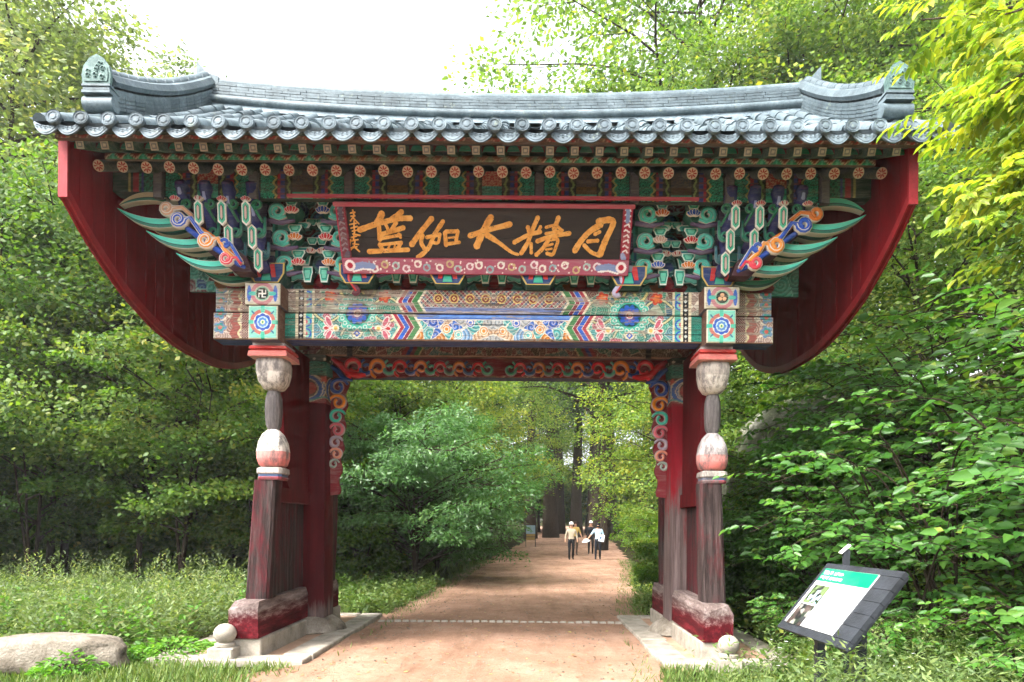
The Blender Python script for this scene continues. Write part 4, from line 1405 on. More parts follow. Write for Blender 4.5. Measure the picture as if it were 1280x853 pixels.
def build_bracket(xc, full):
    m = MB()
    poly = [(xc - .15, 4.625), (xc + .15, 4.625), (xc + .22, 4.74), (xc + .225, 4.87), (xc - .225, 4.87), (xc - .22, 4.74)]
    plate(m, poly, -1.96, .34, ['d0b060', '2a3f70'], .9)
    m.prism([(xc - .12, 4.69), (xc - .07, 4.69), (xc - .02, 4.85), (xc - .10, 4.85)], -1.968, -1.960, 'xz', L('c83a3a'))
    m.prism([(xc + .07, 4.69), (xc + .12, 4.69), (xc + .10, 4.85), (xc + .02, 4.85)], -1.968, -1.960, 'xz', L('c83a3a'))
    m.prism([(xc - .06, 4.65), (xc + .06, 4.65), (xc + .03, 4.78), (xc - .03, 4.78)], -1.97, -1.960, 'xz', L('3fae94'))
    m.prism([(xc - .035, 4.79), (xc + .035, 4.79), (xc + .05, 4.87), (xc - .05, 4.87)], -1.97, -1.960, 'xz', L('8a8a9a'))
    br = m.build('bracket', M['paint_new'], gate)
    a = MB()                                       # stacked cross arms
    for k, z in enumerate((4.90, 5.17, 5.44)):
        y = -1.80 - .12 * k
        hw = .34 + .05 * k
        a.prism([(xc - hw, z + .05), (xc - hw + .08, z - .06), (xc + hw - .08, z - .06), (xc + hw, z + .05), (xc + hw, z + .09), (xc - hw, z + .09)], y, y + .18, 'xz', L('3a8070'))
        a.box(xc - .05, xc + .05, y - .05, -1.55, z - .10, z + .1, L('3a3048'))
    a.build('bracket_arm', M['paint_new'], br)
    for k, z in enumerate((4.80, 5.06, 5.33)):       # long scalloped arms, painted
        y = -1.70 - .10 * k
        for sd in (-1, 1):
            q = MB()
            hw = .50
            pl = [(0, -.075), (.10, -.09), (.16, -.06), (.24, -.075), (.30, -.04), (.38, -.05), (.44, -.005), (hw, .0), (hw + .03, .05), (hw, .075), (0, .075)]
            plate(q, [(xc + sd * a_, z + b_) for a_, b_ in pl], y, .09, ['cfdcd4', '44b0a0', '2f7090' if k == 1 else '2f8478', '6cc8b8'], .84)
            q.build('bracket_arm', M['paint_new'], br)
    return br

def bay_half(br, xc, d, lotus_cols):
    """the painted ends of the cross arms, seen beside a bracket; d is the side"""
    for k, z in enumerate((4.895, 5.155, 5.425)):
        y = -1.88 - .13 * k
        c = lotus_cols[k]
        q = MB(); lotus(q, xc + d * .37, z - .01, .092, y - .02, c, c); q.build('lotus', M['paint_new'], br)
        q = MB(); cup(q, xc + d * .37, z + .065, .175, .095, y - .015); q.build('bracket_cup', M['paint_new'], br)
        q = MB(); curl(q, xc + d * .20, z + .0, .09, y, '5ac6b4', flip=d, up=1, tail=[(xc + d * .30, z - .055), (xc + d * .22, z - .09), (xc + d * .12, z - .06)]); q.build('swirl', M['paint_new'], br, True)
        q = MB(); q.tube([(xc + d * .40, y + .02, z - .10), (xc + d * .25, y + .02, z - .13), (xc + d * .05, y + .02, z - .10)], [.02, .03, .03], 6, L('6a5a78')); q.build('swirl', M['paint_new'], br, True)
    for (dx, z, w, h, y) in ((.50, 5.40, .15, .09, -1.80), (.50, 5.18, .14, .09, -1.76), (.455, 4.69, .135, .20, -1.80), (.40, 4.90, .01, .01, -1.7)):
        if w < .05: continue
        q = MB(); cup(q, xc + d * dx, z, w, h, y); q.build('bracket_cup', M['paint_new'], br)
    q = MB(); cup(q, xc + d * .40, 4.93, .16, .21, -1.72); q.build('bracket_cup', M['paint_new'], br)
    q = MB(); lotus(q, xc + d * .49, 5.07, .07, -1.80, 'c8b0a4', 'a84a44'); q.build('lotus', M['paint_new'], br)

for xc in (-2.80, -1.68, -.56, .56, 1.68, 2.80):
    br = build_bracket(xc, True)
    if xc < 2.5: bay_half(br, xc, 1, ['c83236', 'd87a2c', 'c83236'] if xc < -2 else ['3458b0', 'c8a090', 'd06a2c'])
    if xc > -2.5: bay_half(br, xc, -1, ['d87a2c', 'c83236', '3458b0'] if xc > -2 else ['d87a2c', 'c83236', '2f55b0'])

def hexplate(mb, x, y, z, s):
    """long hexagonal face on a tongue, pale teal with a white rim and mark"""
    rot = Matrix.Rotation(R(20), 3, 'X')
    def hx(k, yy):
        return [(x + a * k, yy, z + b * (1 - (1 - k) * .6)) for a, b in ((0, .13), (.048, .09), (.048, -.09), (0, -.13), (-.048, -.09), (-.048, .09))]
    def tilt(P):
        return [(p[0] - s * (z - p[2]) * -.10, p[1] + (z - p[2]) * .35, p[2]) for p in P]
    for k, yy, c in ((1.0, y, 'e2dcd4'), (.74, y - .004, '4fb496'), (.42, y - .008, '2a6a5c'), (.26, y - .011, 'c8a8a0')):
        a = tilt(hx(k, yy)); b = tilt(hx(k, yy + .03))
        mb.add(a + b, [tuple(range(6)), tuple(range(11, 5, -1))] + [(i, i + 6, (i + 1) % 6 + 6, (i + 1) % 6) for i in range(6)], L(c))

def crescent(mb, tip, ctrl, root, w, y, top, low):
    pts = []
    for k in range(15):
        t = k / 14
        pts.append(((1 - t) ** 2 * tip[0] + 2 * t * (1 - t) * ctrl[0] + t * t * root[0], (1 - t) ** 2 * tip[1] + 2 * t * (1 - t) * ctrl[1] + t * t * root[1]))
    def strip(lo, hi, y0, y1, col):
        A = []; B = []
        for k, p in enumerate(pts):
            a, b = pts[max(0, k - 1)], pts[min(14, k + 1)]
            tx, tz = b[0] - a[0], b[1] - a[1]
            l_ = math.hypot(tx, tz); nx, nz = -tz / l_, tx / l_
            if nz < 0: nx, nz = -nx, -nz
            ww = w * math.sin(min(1, .06 + k / 9) * math.pi / 2)
            A.append((p[0] + nx * ww * hi, p[1] + nz * ww * hi)); B.append((p[0] + nx * ww * lo, p[1] + nz * ww * lo))
        mb.prism(A + B[::-1], y0, y1, 'xz', L(col))
    strip(-.78, .56, y, y + .10, 'c9c8bc')
    strip(-.28, .48, y - .004, y, top)
    strip(-.70, -.32, y - .004, y, low)
    strip(-.34, -.26, y - .006, y, '20383a')

def build_corner(s):
    br = [o for o in gate.children if o.name.startswith('bracket') and abs(o.data.vertices[0].co.x - s * 2.8) < .4]
    br = br[0]
    X = lambda x: -s * x                            # coordinates below are written for the left end
    for j, x in enumerate((2.82, 3.10, 3.37, 3.65)):
        zlo = (4.76, 5.0, 5.16, 5.30)[j]
        m = MB()
        n = 9
        pts = []; rad = []
        for k in range(n):
            t = k / (n - 1)
            z = 5.64 + (zlo - 5.64) * t
            pts.append((s * x, -2.40 + .42 * (5.64 - z) / .88 + .03 * math.sin(t * 14), z)); rad.append(.066 + .014 * math.sin(t * 14))
        m.tube(pts, rad, 10, L('3a3f7a'))
        m.tube([(p[0], p[1] - .035, p[2]) for p in pts[1:5]], [.02, .03, .03, .015], 6, L('a8b0dc'))  # pale strip paints a highlight down the tongue's front
        m.tube([(p[0], p[1] - .02, p[2]) for p in pts[:3]], [.05, .055, .03], 8, L('5a3f78'))
        m.build('tongue', M['paint_new'], br, True)
        q = MB()
        lotus(q, s * (x + .05), 5.42, .06, -2.43, ('c8404a', 'c84444', 'd8c8c0', 'c85060')[j], 'b84048'); q.build('lotus', M['paint_new'], br)
        q = MB(); curl(q, s * (x - .055), 5.40, .055, -2.36, '2f7a5a', flip=-s, tail=[(s * (x - .12), 5.2)], rim='5f8a78'); q.build('swirl', M['paint_new'], br, True)
        q = MB(); curl(q, s * (x - .05), 5.12, .06, -2.26, '3a8a72', flip=s, up=-1, tail=[(s * (x - .11), 5.3)], rim='6a7f88')
        if j < 3: q.build('swirl', M['paint_new'], br, True)
        if j < 2:
            q = MB(); curl(q, s * (x - .05), 4.90, .06, -2.14, '3a6a72', flip=s, up=-1, tail=[(s * (x - .11), 5.05)], rim='6a7f88'); q.build('swirl', M['paint_new'], br, True)
        for k in range(3 - j):
            z = (5.24, 5.02, 4.80)[k]
            q = MB(); hexplate(q, s * (x + .015 - .02 * k), -2.50 + .13 * k, z, s); q.build('tongue_face', M['paint_new'], br)
    # side horns
    data = [((-4.44, 5.37), (-4.05, 5.12), (-3.68, 5.25), .085, -2.30, '5fd6c0', '3a7a6c'),
            ((-4.13, 5.13), (-3.75, 4.90), (-3.38, 5.04), .085, -2.24, '5fd6c0', '3a7a6c'),
            ((-3.80, 4.89), (-3.45, 4.66), (-3.06, 4.82), .085, -2.18, '5fd6c0', '3a7a6c'),
            ((-3.60, 4.78), (-3.35, 4.60), (-3.0, 4.70), .07, -1.95, '2f8a70', '24584a'),
            ((-3.95, 5.05), (-3.7, 4.98), (-3.45, 5.06), .06, -1.95, '2f8a70', '24584a'),
            ((-4.22, 5.28), (-3.98, 5.2), (-3.75, 5.30), .06, -1.95, '2f7a64', '24584a')]
    for tip, ct, rt, w, y, c1, c2 in data:
        q = MB(); crescent(q, (X(tip[0]) * 1, tip[1]), (X(ct[0]), ct[1]), (X(rt[0]), rt[1]), w, y, c1, c2)
        q.build('horn', M['paint_new'], br)
    q = MB(); crescent(q, (X(-4.42), 5.41), (X(-4.2), 5.58), (X(-3.86), 5.50), .075, -2.30, 'c8b894' if s < 0 else '5fc8ac', '3a7a6c'); q.build('horn', M['paint_new'], br)
    for cx, cz, r, c, tail, up in ((-3.66, 5.20, .085, '2a55c0', [(-3.30, 4.98), (-3.40, 5.05), (-3.52, 5.22)], -1),
                                   (-3.34, 4.96, .085, 'e08a32', [(-3.02, 4.76), (-3.12, 4.85), (-3.2, 4.98)], -1),
                                   (-3.10, 4.75, .07, 'c83848', [(-2.92, 4.68), (-2.98, 4.76)], -1),
                                   (-3.12, 4.93, .06, '2f52a8', [(-2.92, 4.70), (-2.98, 4.8), (-3.04, 4.9)], -1),
                                   (-3.80, 5.33, .075, 'd8762c' if s > 0 else 'd0a080', [(-3.5, 5.24), (-3.62, 5.34)], -1),
                                   (-3.82, 5.62, .11, '24479c', [(-3.66, 5.45), (-3.7, 5.55)], -1)):
        q = MB(); curl(q, X(cx), cz, r, -2.40 if cz < 5.6 else -2.2, c, flip=-s * -1 if False else (1 if s > 0 else -1), up=up, tail=[(X(a), b) for a, b in tail], rim='d8d0c8', wid=.42)
        q.build('swirl', M['paint_new'], br, True)
    q = MB()
    q.tube([(X(a), -2.36, b) for a, b in ((-3.62, 5.14), (-3.45, 5.02), (-3.28, 4.90), (-3.12, 4.80), (-2.98, 4.70), (-2.90, 4.66))], [.03, .035, .035, .035, .03, .02], 7, L('2446a0'))
    q.tube([(X(a), -2.35, b) for a, b in ((-3.58, 5.22), (-3.40, 5.10), (-3.22, 4.98), (-3.06, 4.86), (-2.94, 4.75))], [.02, .025, .025, .025, .02], 6, L('d87a30'))
    q.build('swirl', M['paint_new'], br, True)
    q = MB()                                       # cloud bodies behind
    q.prism([(X(a), b) for a, b in ((-3.78, 5.38), (-3.6, 5.42), (-3.3, 5.1), (-2.95, 4.85), (-2.88, 4.67), (-3.1, 4.67), (-3.4, 4.9), (-3.7, 5.18))], -2.20, -2.0, 'xz', L('4a2a34'))
    q.build('cloud_board', M['paint_new'], br)
build_corner(-1)
build_corner(1)
# ------------------------------------------------------------------ name board
def build_nameboard():
    tilt = math.atan2(.40, .64)
    root = empty('name_board', (-.085, -1.97, 4.77))
    root.rotation_euler = (tilt, 0, 0)
    tag(root, 'black name board with gold brush characters and pink frame hung under the eave', 'signboard')
    W, H = 1.75, .755
    m = MB()
    m.box(-W + .10, W - .10, .0, .05, .395, H - .02, L('2b2628')); m.box(-W + .10, W - .10, .0, .05, .16, .389, L('2b2628'))
    m.build('panel', M['board'], root)
    m = MB(); m.box(-W - .02, W + .02, -.05, .06, H - .02, H + .025, L('b04a58')); m.build('top_rail', M['paint_new'], root)
    def flowers(X, Z):
        p = Paint(X, Z, 'a8566c')
        p.m((Z < .008) | (Z > .178), '9c1f38')
        rng = np.random.default_rng(12)
        for i in range(26):
            cx = -1.6 + i * .128 + rng.uniform(-.02, .02)
            c = ['e8e2da', '8fb0b8', 'e8e2da', 'c8b484', 'a8c4c0', 'e8d8dc'][i % 6]
            cz = .095 + .03 * math.sin(i * 2.3)
            p.ring(cx, cz, .036, .02, c); p.circ(cx + .03, cz + .02, .018, c)
        for i in range(70):
            p.circ(rng.uniform(-1.6, 1.6), rng.uniform(.02, .17), .010, 'f0e6e2')
        for s in (-1, 1):
            p.m(np.abs(np.abs(X) - 1.52) < .10, 'a8566c') if s < 0 else None
            p.line([(s * 1.38, .09), (s * 1.5, .11), (s * 1.62, .08)], .075, '7f92c0'); p.line([(s * 1.38, .05), (s * 1.5, .06), (s * 1.62, .03)], .02, 'f0ecea')
            p.ring(s * 1.655, .10, .05, .03, 'f0e4e4'); p.circ(s * 1.655, .10, .035, 'b0203a')
        return p.C
    o = painted_box('bottom_rail', root, -W, W, -.06, .055, -.02, .165, lambda X, Z: flowers(X, Z + .02), M['paint_new'], .0075, '8c2038', .01)
    for s in (-1, 1):
        def side(X, Z, s=s):
            a = (X - s * W) * -s
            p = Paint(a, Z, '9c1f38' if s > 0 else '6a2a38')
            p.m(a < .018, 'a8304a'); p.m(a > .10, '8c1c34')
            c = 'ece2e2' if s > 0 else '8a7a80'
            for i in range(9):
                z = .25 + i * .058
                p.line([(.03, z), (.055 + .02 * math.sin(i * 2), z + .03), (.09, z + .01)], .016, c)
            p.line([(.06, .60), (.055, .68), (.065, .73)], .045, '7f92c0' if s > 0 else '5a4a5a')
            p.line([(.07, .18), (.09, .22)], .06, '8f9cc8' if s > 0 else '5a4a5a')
            return p.C
        x0, x1 = sorted((s * W, s * (W - .115)))
        painted_box('side_rail', root, x0, x1, -.055, .055, .166, H - .022, side, M['paint_new'], .0075, '8c2038', .01)
        t = MB()                                   # hanging scroll tail at the lower corner
        pts = [(s * (W - .08), 0, -.02), (s * (W - .07), -.02, -.09), (s * (W - .11), -.03, -.16), (s * (W - .15), -.035, -.22), (s * (W - .12), -.04, -.255), (s * (W - .085), -.04, -.235)]
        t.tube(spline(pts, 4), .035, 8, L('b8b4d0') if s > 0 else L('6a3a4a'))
        t.tube([(p[0] + s * .015, p[1] - .025, p[2]) for p in spline(pts[:4], 4)], .015, 6, L('c83a40'))
        t.build('scroll_tail', M['paint_new'], root, True)
    # ---- brush characters, measured on the board
    def tomap(cx, cy, k):
        def f(p):
            u, v = cx + p[0] / k, cy + p[1] / k
            z = (342 - v) / 89 * .755
            return ((u - (609.5 - 5.5 * z / .8)) / (101 + 5 * z / .8) , z)
        return f
    depth = [0]
    def stroke(mb, pts, w, k, f, taper=.0):
        P = [np.array(f(p)) for p in spline(pts, 7)]
        w = w / k / 103 * .5
        n = len(P); left = []; right = []
        rr = random.Random(int(w * 1e6) + len(P) + int(P[0][0] * 1000))
        for i, p in enumerate(P):
            t = P[min(n - 1, i + 1)] - P[max(0, i - 1)]
            t = t / (np.linalg.norm(t) + 1e-9)
            nn = np.array((-t[1], t[0]))
            q = i / (n - 1)
            ww = w * (1.0 - .12 * math.sin(q * math.pi) - taper * q) * (1 + rr.uniform(-.09, .09))
            left.append(p + nn * ww); right.append(p - nn * ww)
        def cap(p, d, ww):
            a0 = math.atan2(d[1], d[0])
            return [p + ww * .8 * np.array((math.cos(a0 + q), math.sin(a0 + q))) for q in (.9, .35, -.35, -.9)]
        e = cap(P[-1], P[-1] - P[-2], w * (1 - taper)); b = cap(P[0], P[0] - P[1], w)
        poly = left + e + right[::-1] + b
        depth[0] = (depth[0] + 1) % 12
        y = -.006 - .0012 * depth[0]
        mb.prism([tuple(q) for q in poly], y, 0.002, 'xz', L('e9a24a'))
    chars = [
        (430, 250, 10.66, [([(210, 385), (430, 300), (560, 262), (720, 222), (890, 215)], 72), ([(505, 155), (450, 285)], 92), ([(770, 125), (640, 225)], 66), ([(470, 320), (490, 520)], 60), ([(560, 300), (600, 385)], 46),
                            ([(800, 345), (640, 400), (480, 450)], 62), ([(700, 270), (640, 380)], 56), ([(480, 505), (760, 450)], 46), ([(735, 430), (765, 485)], 40), ([(490, 580), (525, 650)], 56), ([(480, 592), (780, 552)], 42),
                            ([(770, 560), (730, 640)], 56), ([(625, 575), (605, 640)], 30), ([(695, 560), (685, 640)], 26), ([(345, 690), (870, 658)], 62)]),
        (505, 255, 10.66, [([(370, 160), (230, 350), (110, 535)], 72), ([(250, 390), (240, 500), (285, 585)], 58), ([(520, 200), (420, 370), (330, 590), (200, 718)], 60), ([(310, 425), (480, 385)], 52), ([(485, 375), (465, 495), (405, 500)], 42),
                            ([(550, 355), (572, 535)], 58), ([(560, 342), (720, 335)], 52), ([(722, 335), (702, 470)], 48), ([(590, 518), (748, 492)], 46), ([(600, 432), (680, 420)], 26)]),
        (580, 255, 10.66, [([(80, 400), (300, 320), (615, 232)], 72), ([(355, 140), (270, 300), (175, 550)], 92), ([(310, 385), (480, 500), (640, 625), (735, 662)], 76, .55)]),
        (635, 255, 10.66, [([(85, 488), (270, 382), (430, 335)], 58), ([(390, 135), (330, 290), (270, 480), (185, 645)], 60), ([(260, 268), (282, 340)], 58), ([(430, 262), (400, 332)], 46), ([(312, 500), (320, 635)], 48),
                            ([(662, 135), (612, 300)], 66), ([(500, 272), (620, 242), (700, 300)], 38), ([(500, 360), (725, 312)], 38), ([(390, 470), (560, 402), (820, 352)], 58), ([(545, 440), (470, 570), (385, 665)], 56),
                            ([(560, 440), (662, 442), (640, 560), (602, 655), (525, 640)], 46), ([(505, 540), (600, 505)], 32), ([(512, 585), (592, 572)], 28)]),
        (705, 255, 9.48, [([(430, 200), (300, 290), (200, 410), (132, 535)], 70), ([(395, 165), (530, 142), (572, 190), (490, 400), (430, 585)], 74), ([(425, 588), (330, 550), (240, 460)], 48), ([(360, 322), (420, 290)], 42), ([(280, 412), (400, 400)], 46)]),
        (430, 250, 10.66, [([(90, 150), (150, 140)], 20), ([(115, 110), (135, 180)], 20), ([(95, 195), (150, 190)], 18), ([(130, 200), (90, 260)], 18), ([(125, 215), (205, 300)], 18), ([(80, 310), (170, 290)], 18), ([(140, 255), (140, 330)], 18),
                            ([(100, 360), (185, 335)], 20), ([(140, 330), (150, 410)], 20), ([(120, 400), (190, 385)], 16), ([(130, 440), (225, 460)], 20), ([(110, 490), (180, 470)], 18), ([(150, 410), (140, 520)], 18),
                            ([(100, 520), (90, 610)], 20), ([(110, 540), (200, 520)], 18), ([(130, 580), (210, 590)], 18), ([(160, 520), (150, 640)], 20), ([(100, 640), (190, 620)], 18), ([(140, 620), (90, 690)], 20), ([(160, 630), (225, 690)], 20)]),
    ]
    for cx, cy, k, st in chars:
        mb = MB(); f = tomap(cx, cy, k)
        for s_ in st:
            stroke(mb, s_[0], s_[1], k, f, s_[2] if len(s_) > 2 else 0)
        mb.build('character', M['gold'], root)
M['board'] = mat_mottled('black_lacquer_board', [(.3, lin('#221f20')), (.7, lin('#39312f'))], 3, (1, 1, 6), .6, .2, .4, 30, .3)
def mat_gold():
    m, nt, b = newmat('flaking_gold_paint')
    v = coords(nt)
    col = ramp(nt, noise(nt, v, 12, 6, .7), [(.28, lin('#b8742a')), (.5, lin('#e3a04a')), (.75, lin('#f0bd72'))])
    chip = ramp(nt, noise(nt, coords(nt, (1, 1, 1.6)), 22, 6, .75), [(.60, (0, 0, 0)), (.64, (.9, .9, .9))])
    col = mixc(nt, chip, col, lin('#2b2523'))
    nt.links.new(col, b.inputs['Base Color']); b.inputs['Roughness'].default_value = .6
    return m
M['gold'] = mat_gold()
build_nameboard()
# ------------------------------------------------------------------ stones round the gate
def slab(name, parent, x0, x1, y0, y1, z0, z1, rng, mat='stone'):
    m = MB()
    j = lambda: rng.uniform(-.012, .012)
    b = .012
    a = [(x0 + j(), y0 + j()), (x1 + j(), y0 + j()), (x1 + j(), y1 + j()), (x0 + j(), y1 + j())]
    zz = z1 + rng.uniform(-.006, .006)
    cx, cy = (x0 + x1) / 2, (y0 + y1) / 2
    ins = [(p[0] + (b if p[0] < cx else -b), p[1] + (b if p[1] < cy else -b)) for p in a]
    vs_ = [(p[0], p[1], z0) for p in a] + [(p[0], p[1], zz - b) for p in a] + [(p[0], p[1], zz) for p in ins]
    fs = [(8, 9, 10, 11)]
    for k in range(4):
        q = (k + 1) % 4
        fs += [(k, q, q + 4, k + 4), (k + 4, q + 4, q + 8, k + 8)]
    m.add(vs_, fs, L('c6beb2'))
    return m.build(name, M[mat], parent)

def platform(s, label):
    rng = random.Random(20 + s)
    xi, xo = (-2.15, -4.02) if s < 0 else (2.06, 3.75)
    root = empty('stone_platform', ((xi + xo) / 2, -.2, 0)); root.location = (0, 0, 0)
    tag(root, label, 'platform')
    y0, y1 = -2.42, 1.87
    lo, hi = min(xi, xo), max(xi, xo)
    top = .055
    def run(xa, xb, ya, yb, along):
        n = max(1, round(((yb - ya) if along == 'y' else (xb - xa)) / 1.15))
        for k in range(n):
            if along == 'y': slab('slab', root, xa, xb, ya + (yb - ya) * k / n + .006, ya + (yb - ya) * (k + 1) / n - .006, -.12, top, rng)
            else: slab('slab', root, xa + (xb - xa) * k / n + .006, xa + (xb - xa) * (k + 1) / n - .006, ya, yb, -.12, top, rng)
    run(lo, hi, y0, y0 + .34, 'x')
    ia, ib = sorted((xi, xi + s * .36)); run(ia, ib, y0 + .352, y1, 'y')
    oa, ob = sorted((xo, xo - s * .30)); run(oa, ob, y0 + .352, y1, 'y')
    run(min(ib, ob) + .012, max(ia, oa) - .012, y1 - .28, y1, 'x')
    m = MB(); m.box(min(ib, ob) - .02, max(ia, oa) + .02, y0 + .3, y1 - .25, -.1, .03, L('b48d74'))
    m.build('earth_fill', M['dirt2'], root)
platform(-1, 'pale stone slab kerb round the feet of the gate on the left of the path')
platform(1, 'pale stone slab kerb round the feet of the gate on the right of the path')

def ball_post(x, y, z, label, k=1.0):
    root = empty('ball_post', (x, y, z)); tag(root, label, 'stone post', 'stone ball posts before the gate')
    m = MB(); m.bbox(-.19 * k, .17 * k, -.16 * k, .2 * k, -.1, .13, .015, L('c6beb2')); m.build('block', M['stone'], root)
    m = MB()
    pr = [(.10, .125), (.115, .14), (.115, .17), (.10, .175)] + [(.155 * k * math.cos(q), .175 + .13 * k + .145 * k * math.sin(q)) for q in np.linspace(-.95, 1.5, 12)]
    m.lathe(pr, 28, (0, 0, 0), L('c6beb2')); m.build('ball', M['stone'], root, 40)
ball_post(-3.14, -2.26, .045, 'round stone ball on a block before the red foot of the left posts', .84)
ball_post(2.78, -2.55, .02, 'round stone ball on a block among weeds by the right posts', .78)

# row of pale setts across the path
row = empty('sett_row', (0, 1.13, 0)); row.location = (0, 0, 0)
tag(row, 'thin row of small pale stones laid across the path behind the gate', 'stone row')
rng = random.Random(2)
x = -2.0
base_me = None
k = 0
variants = []
for v in range(3):
    m = MB(); m.bbox(-.055, .055, -.035 - .006 * v, .035, -.03, .022 + .004 * v, .012, L('d8c8b0')); variants.append(m.mesh('sett', M['stone']))
while x < 2.05:
    obj('sett', rng.choice(variants), row, (x, 1.13 + rng.uniform(-.015, .015), .014 + rng.uniform(-.004, .004)), (0, 0, rng.uniform(-.12, .12)))
    x += .125 + rng.uniform(0, .015)

# ------------------------------------------------------------------ rocks
def hashn(V, f, seed):
    r = np.random.default_rng(seed)
    out = np.zeros(len(V))
    for _ in range(7):
        d = r.normal(size=3); d /= np.linalg.norm(d)
        out += np.sin(V @ d * f * r.uniform(.6, 1.6) + r.uniform(0, 6.28))
    return out / 7
def rock(name, loc, size, seed, mat, label, cat='rock', rough=.10, saddle=0, rz=0):
    n, m_ = 60, 36
    V = []
    for j in range(m_ + 1):
        ph = -math.pi / 2 + math.pi * j / m_
        for i in range(n):
            th = 2 * math.pi * i / n
            e = .55
            c = lambda q: math.copysign(abs(math.cos(q)) ** e, math.cos(q)); s_ = lambda q: math.copysign(abs(math.sin(q)) ** e, math.sin(q))
            V.append((c(ph) * c(th), c(ph) * s_(th), s_(ph)))
    V = np.array(V)
    U = V.copy()
    d = 1 + rough * (hashn(U, 2.2, seed) * 1.6 + .5 * hashn(U, 6, seed + 1) + .25 * hashn(U, 15, seed + 2))
    V = V * d[:, None] * np.array(size)
    if saddle: V[:, 2] -= saddle * np.exp(-((U[:, 0] + .35) / .35) ** 2) * (U[:, 2] > 0)
    F = [(j * n + i, j * n + (i + 1) % n, (j + 1) * n + (i + 1) % n, (j + 1) * n + i) for j in range(m_) for i in range(n)]
    o = obj(name, np_mesh(name, V, F, mat, smooth=True), None, loc, (0, 0, rz))
    return tag(o, label, cat)
rock('boulder', (-5.45, -2.55, .15), (1.36, .34, .235), 5, M['stone_old'], 'long pale weathered boulder lying in the grass at the left edge', 'boulder', .13, .10, .02)
def mat_moss():
    m, nt, b = newmat('mossy_rock')
    v = coords(nt)
    n1 = noise(nt, v, 1.6, 7, .7)
    col = ramp(nt, n1, [(.35, L('3a3f2a')), (.5, L('5c5f48')), (.6, L('8a887c')), (.75, L('a8a49a'))])
    nt.links.new(col, b.inputs['Base Color']); b.inputs['Roughness'].default_value = .95
    bump(nt, b, noise(nt, v, 7, 6, .7), .8, .08)
    return m
M['moss'] = mat_moss()
rock('rock_outcrop', (6.6, 4.6, 2.2), (1.9, 1.6, 2.1), 9, M['moss'], 'mossy grey rock outcrop on the slope behind the right posts', 'rock', .16)

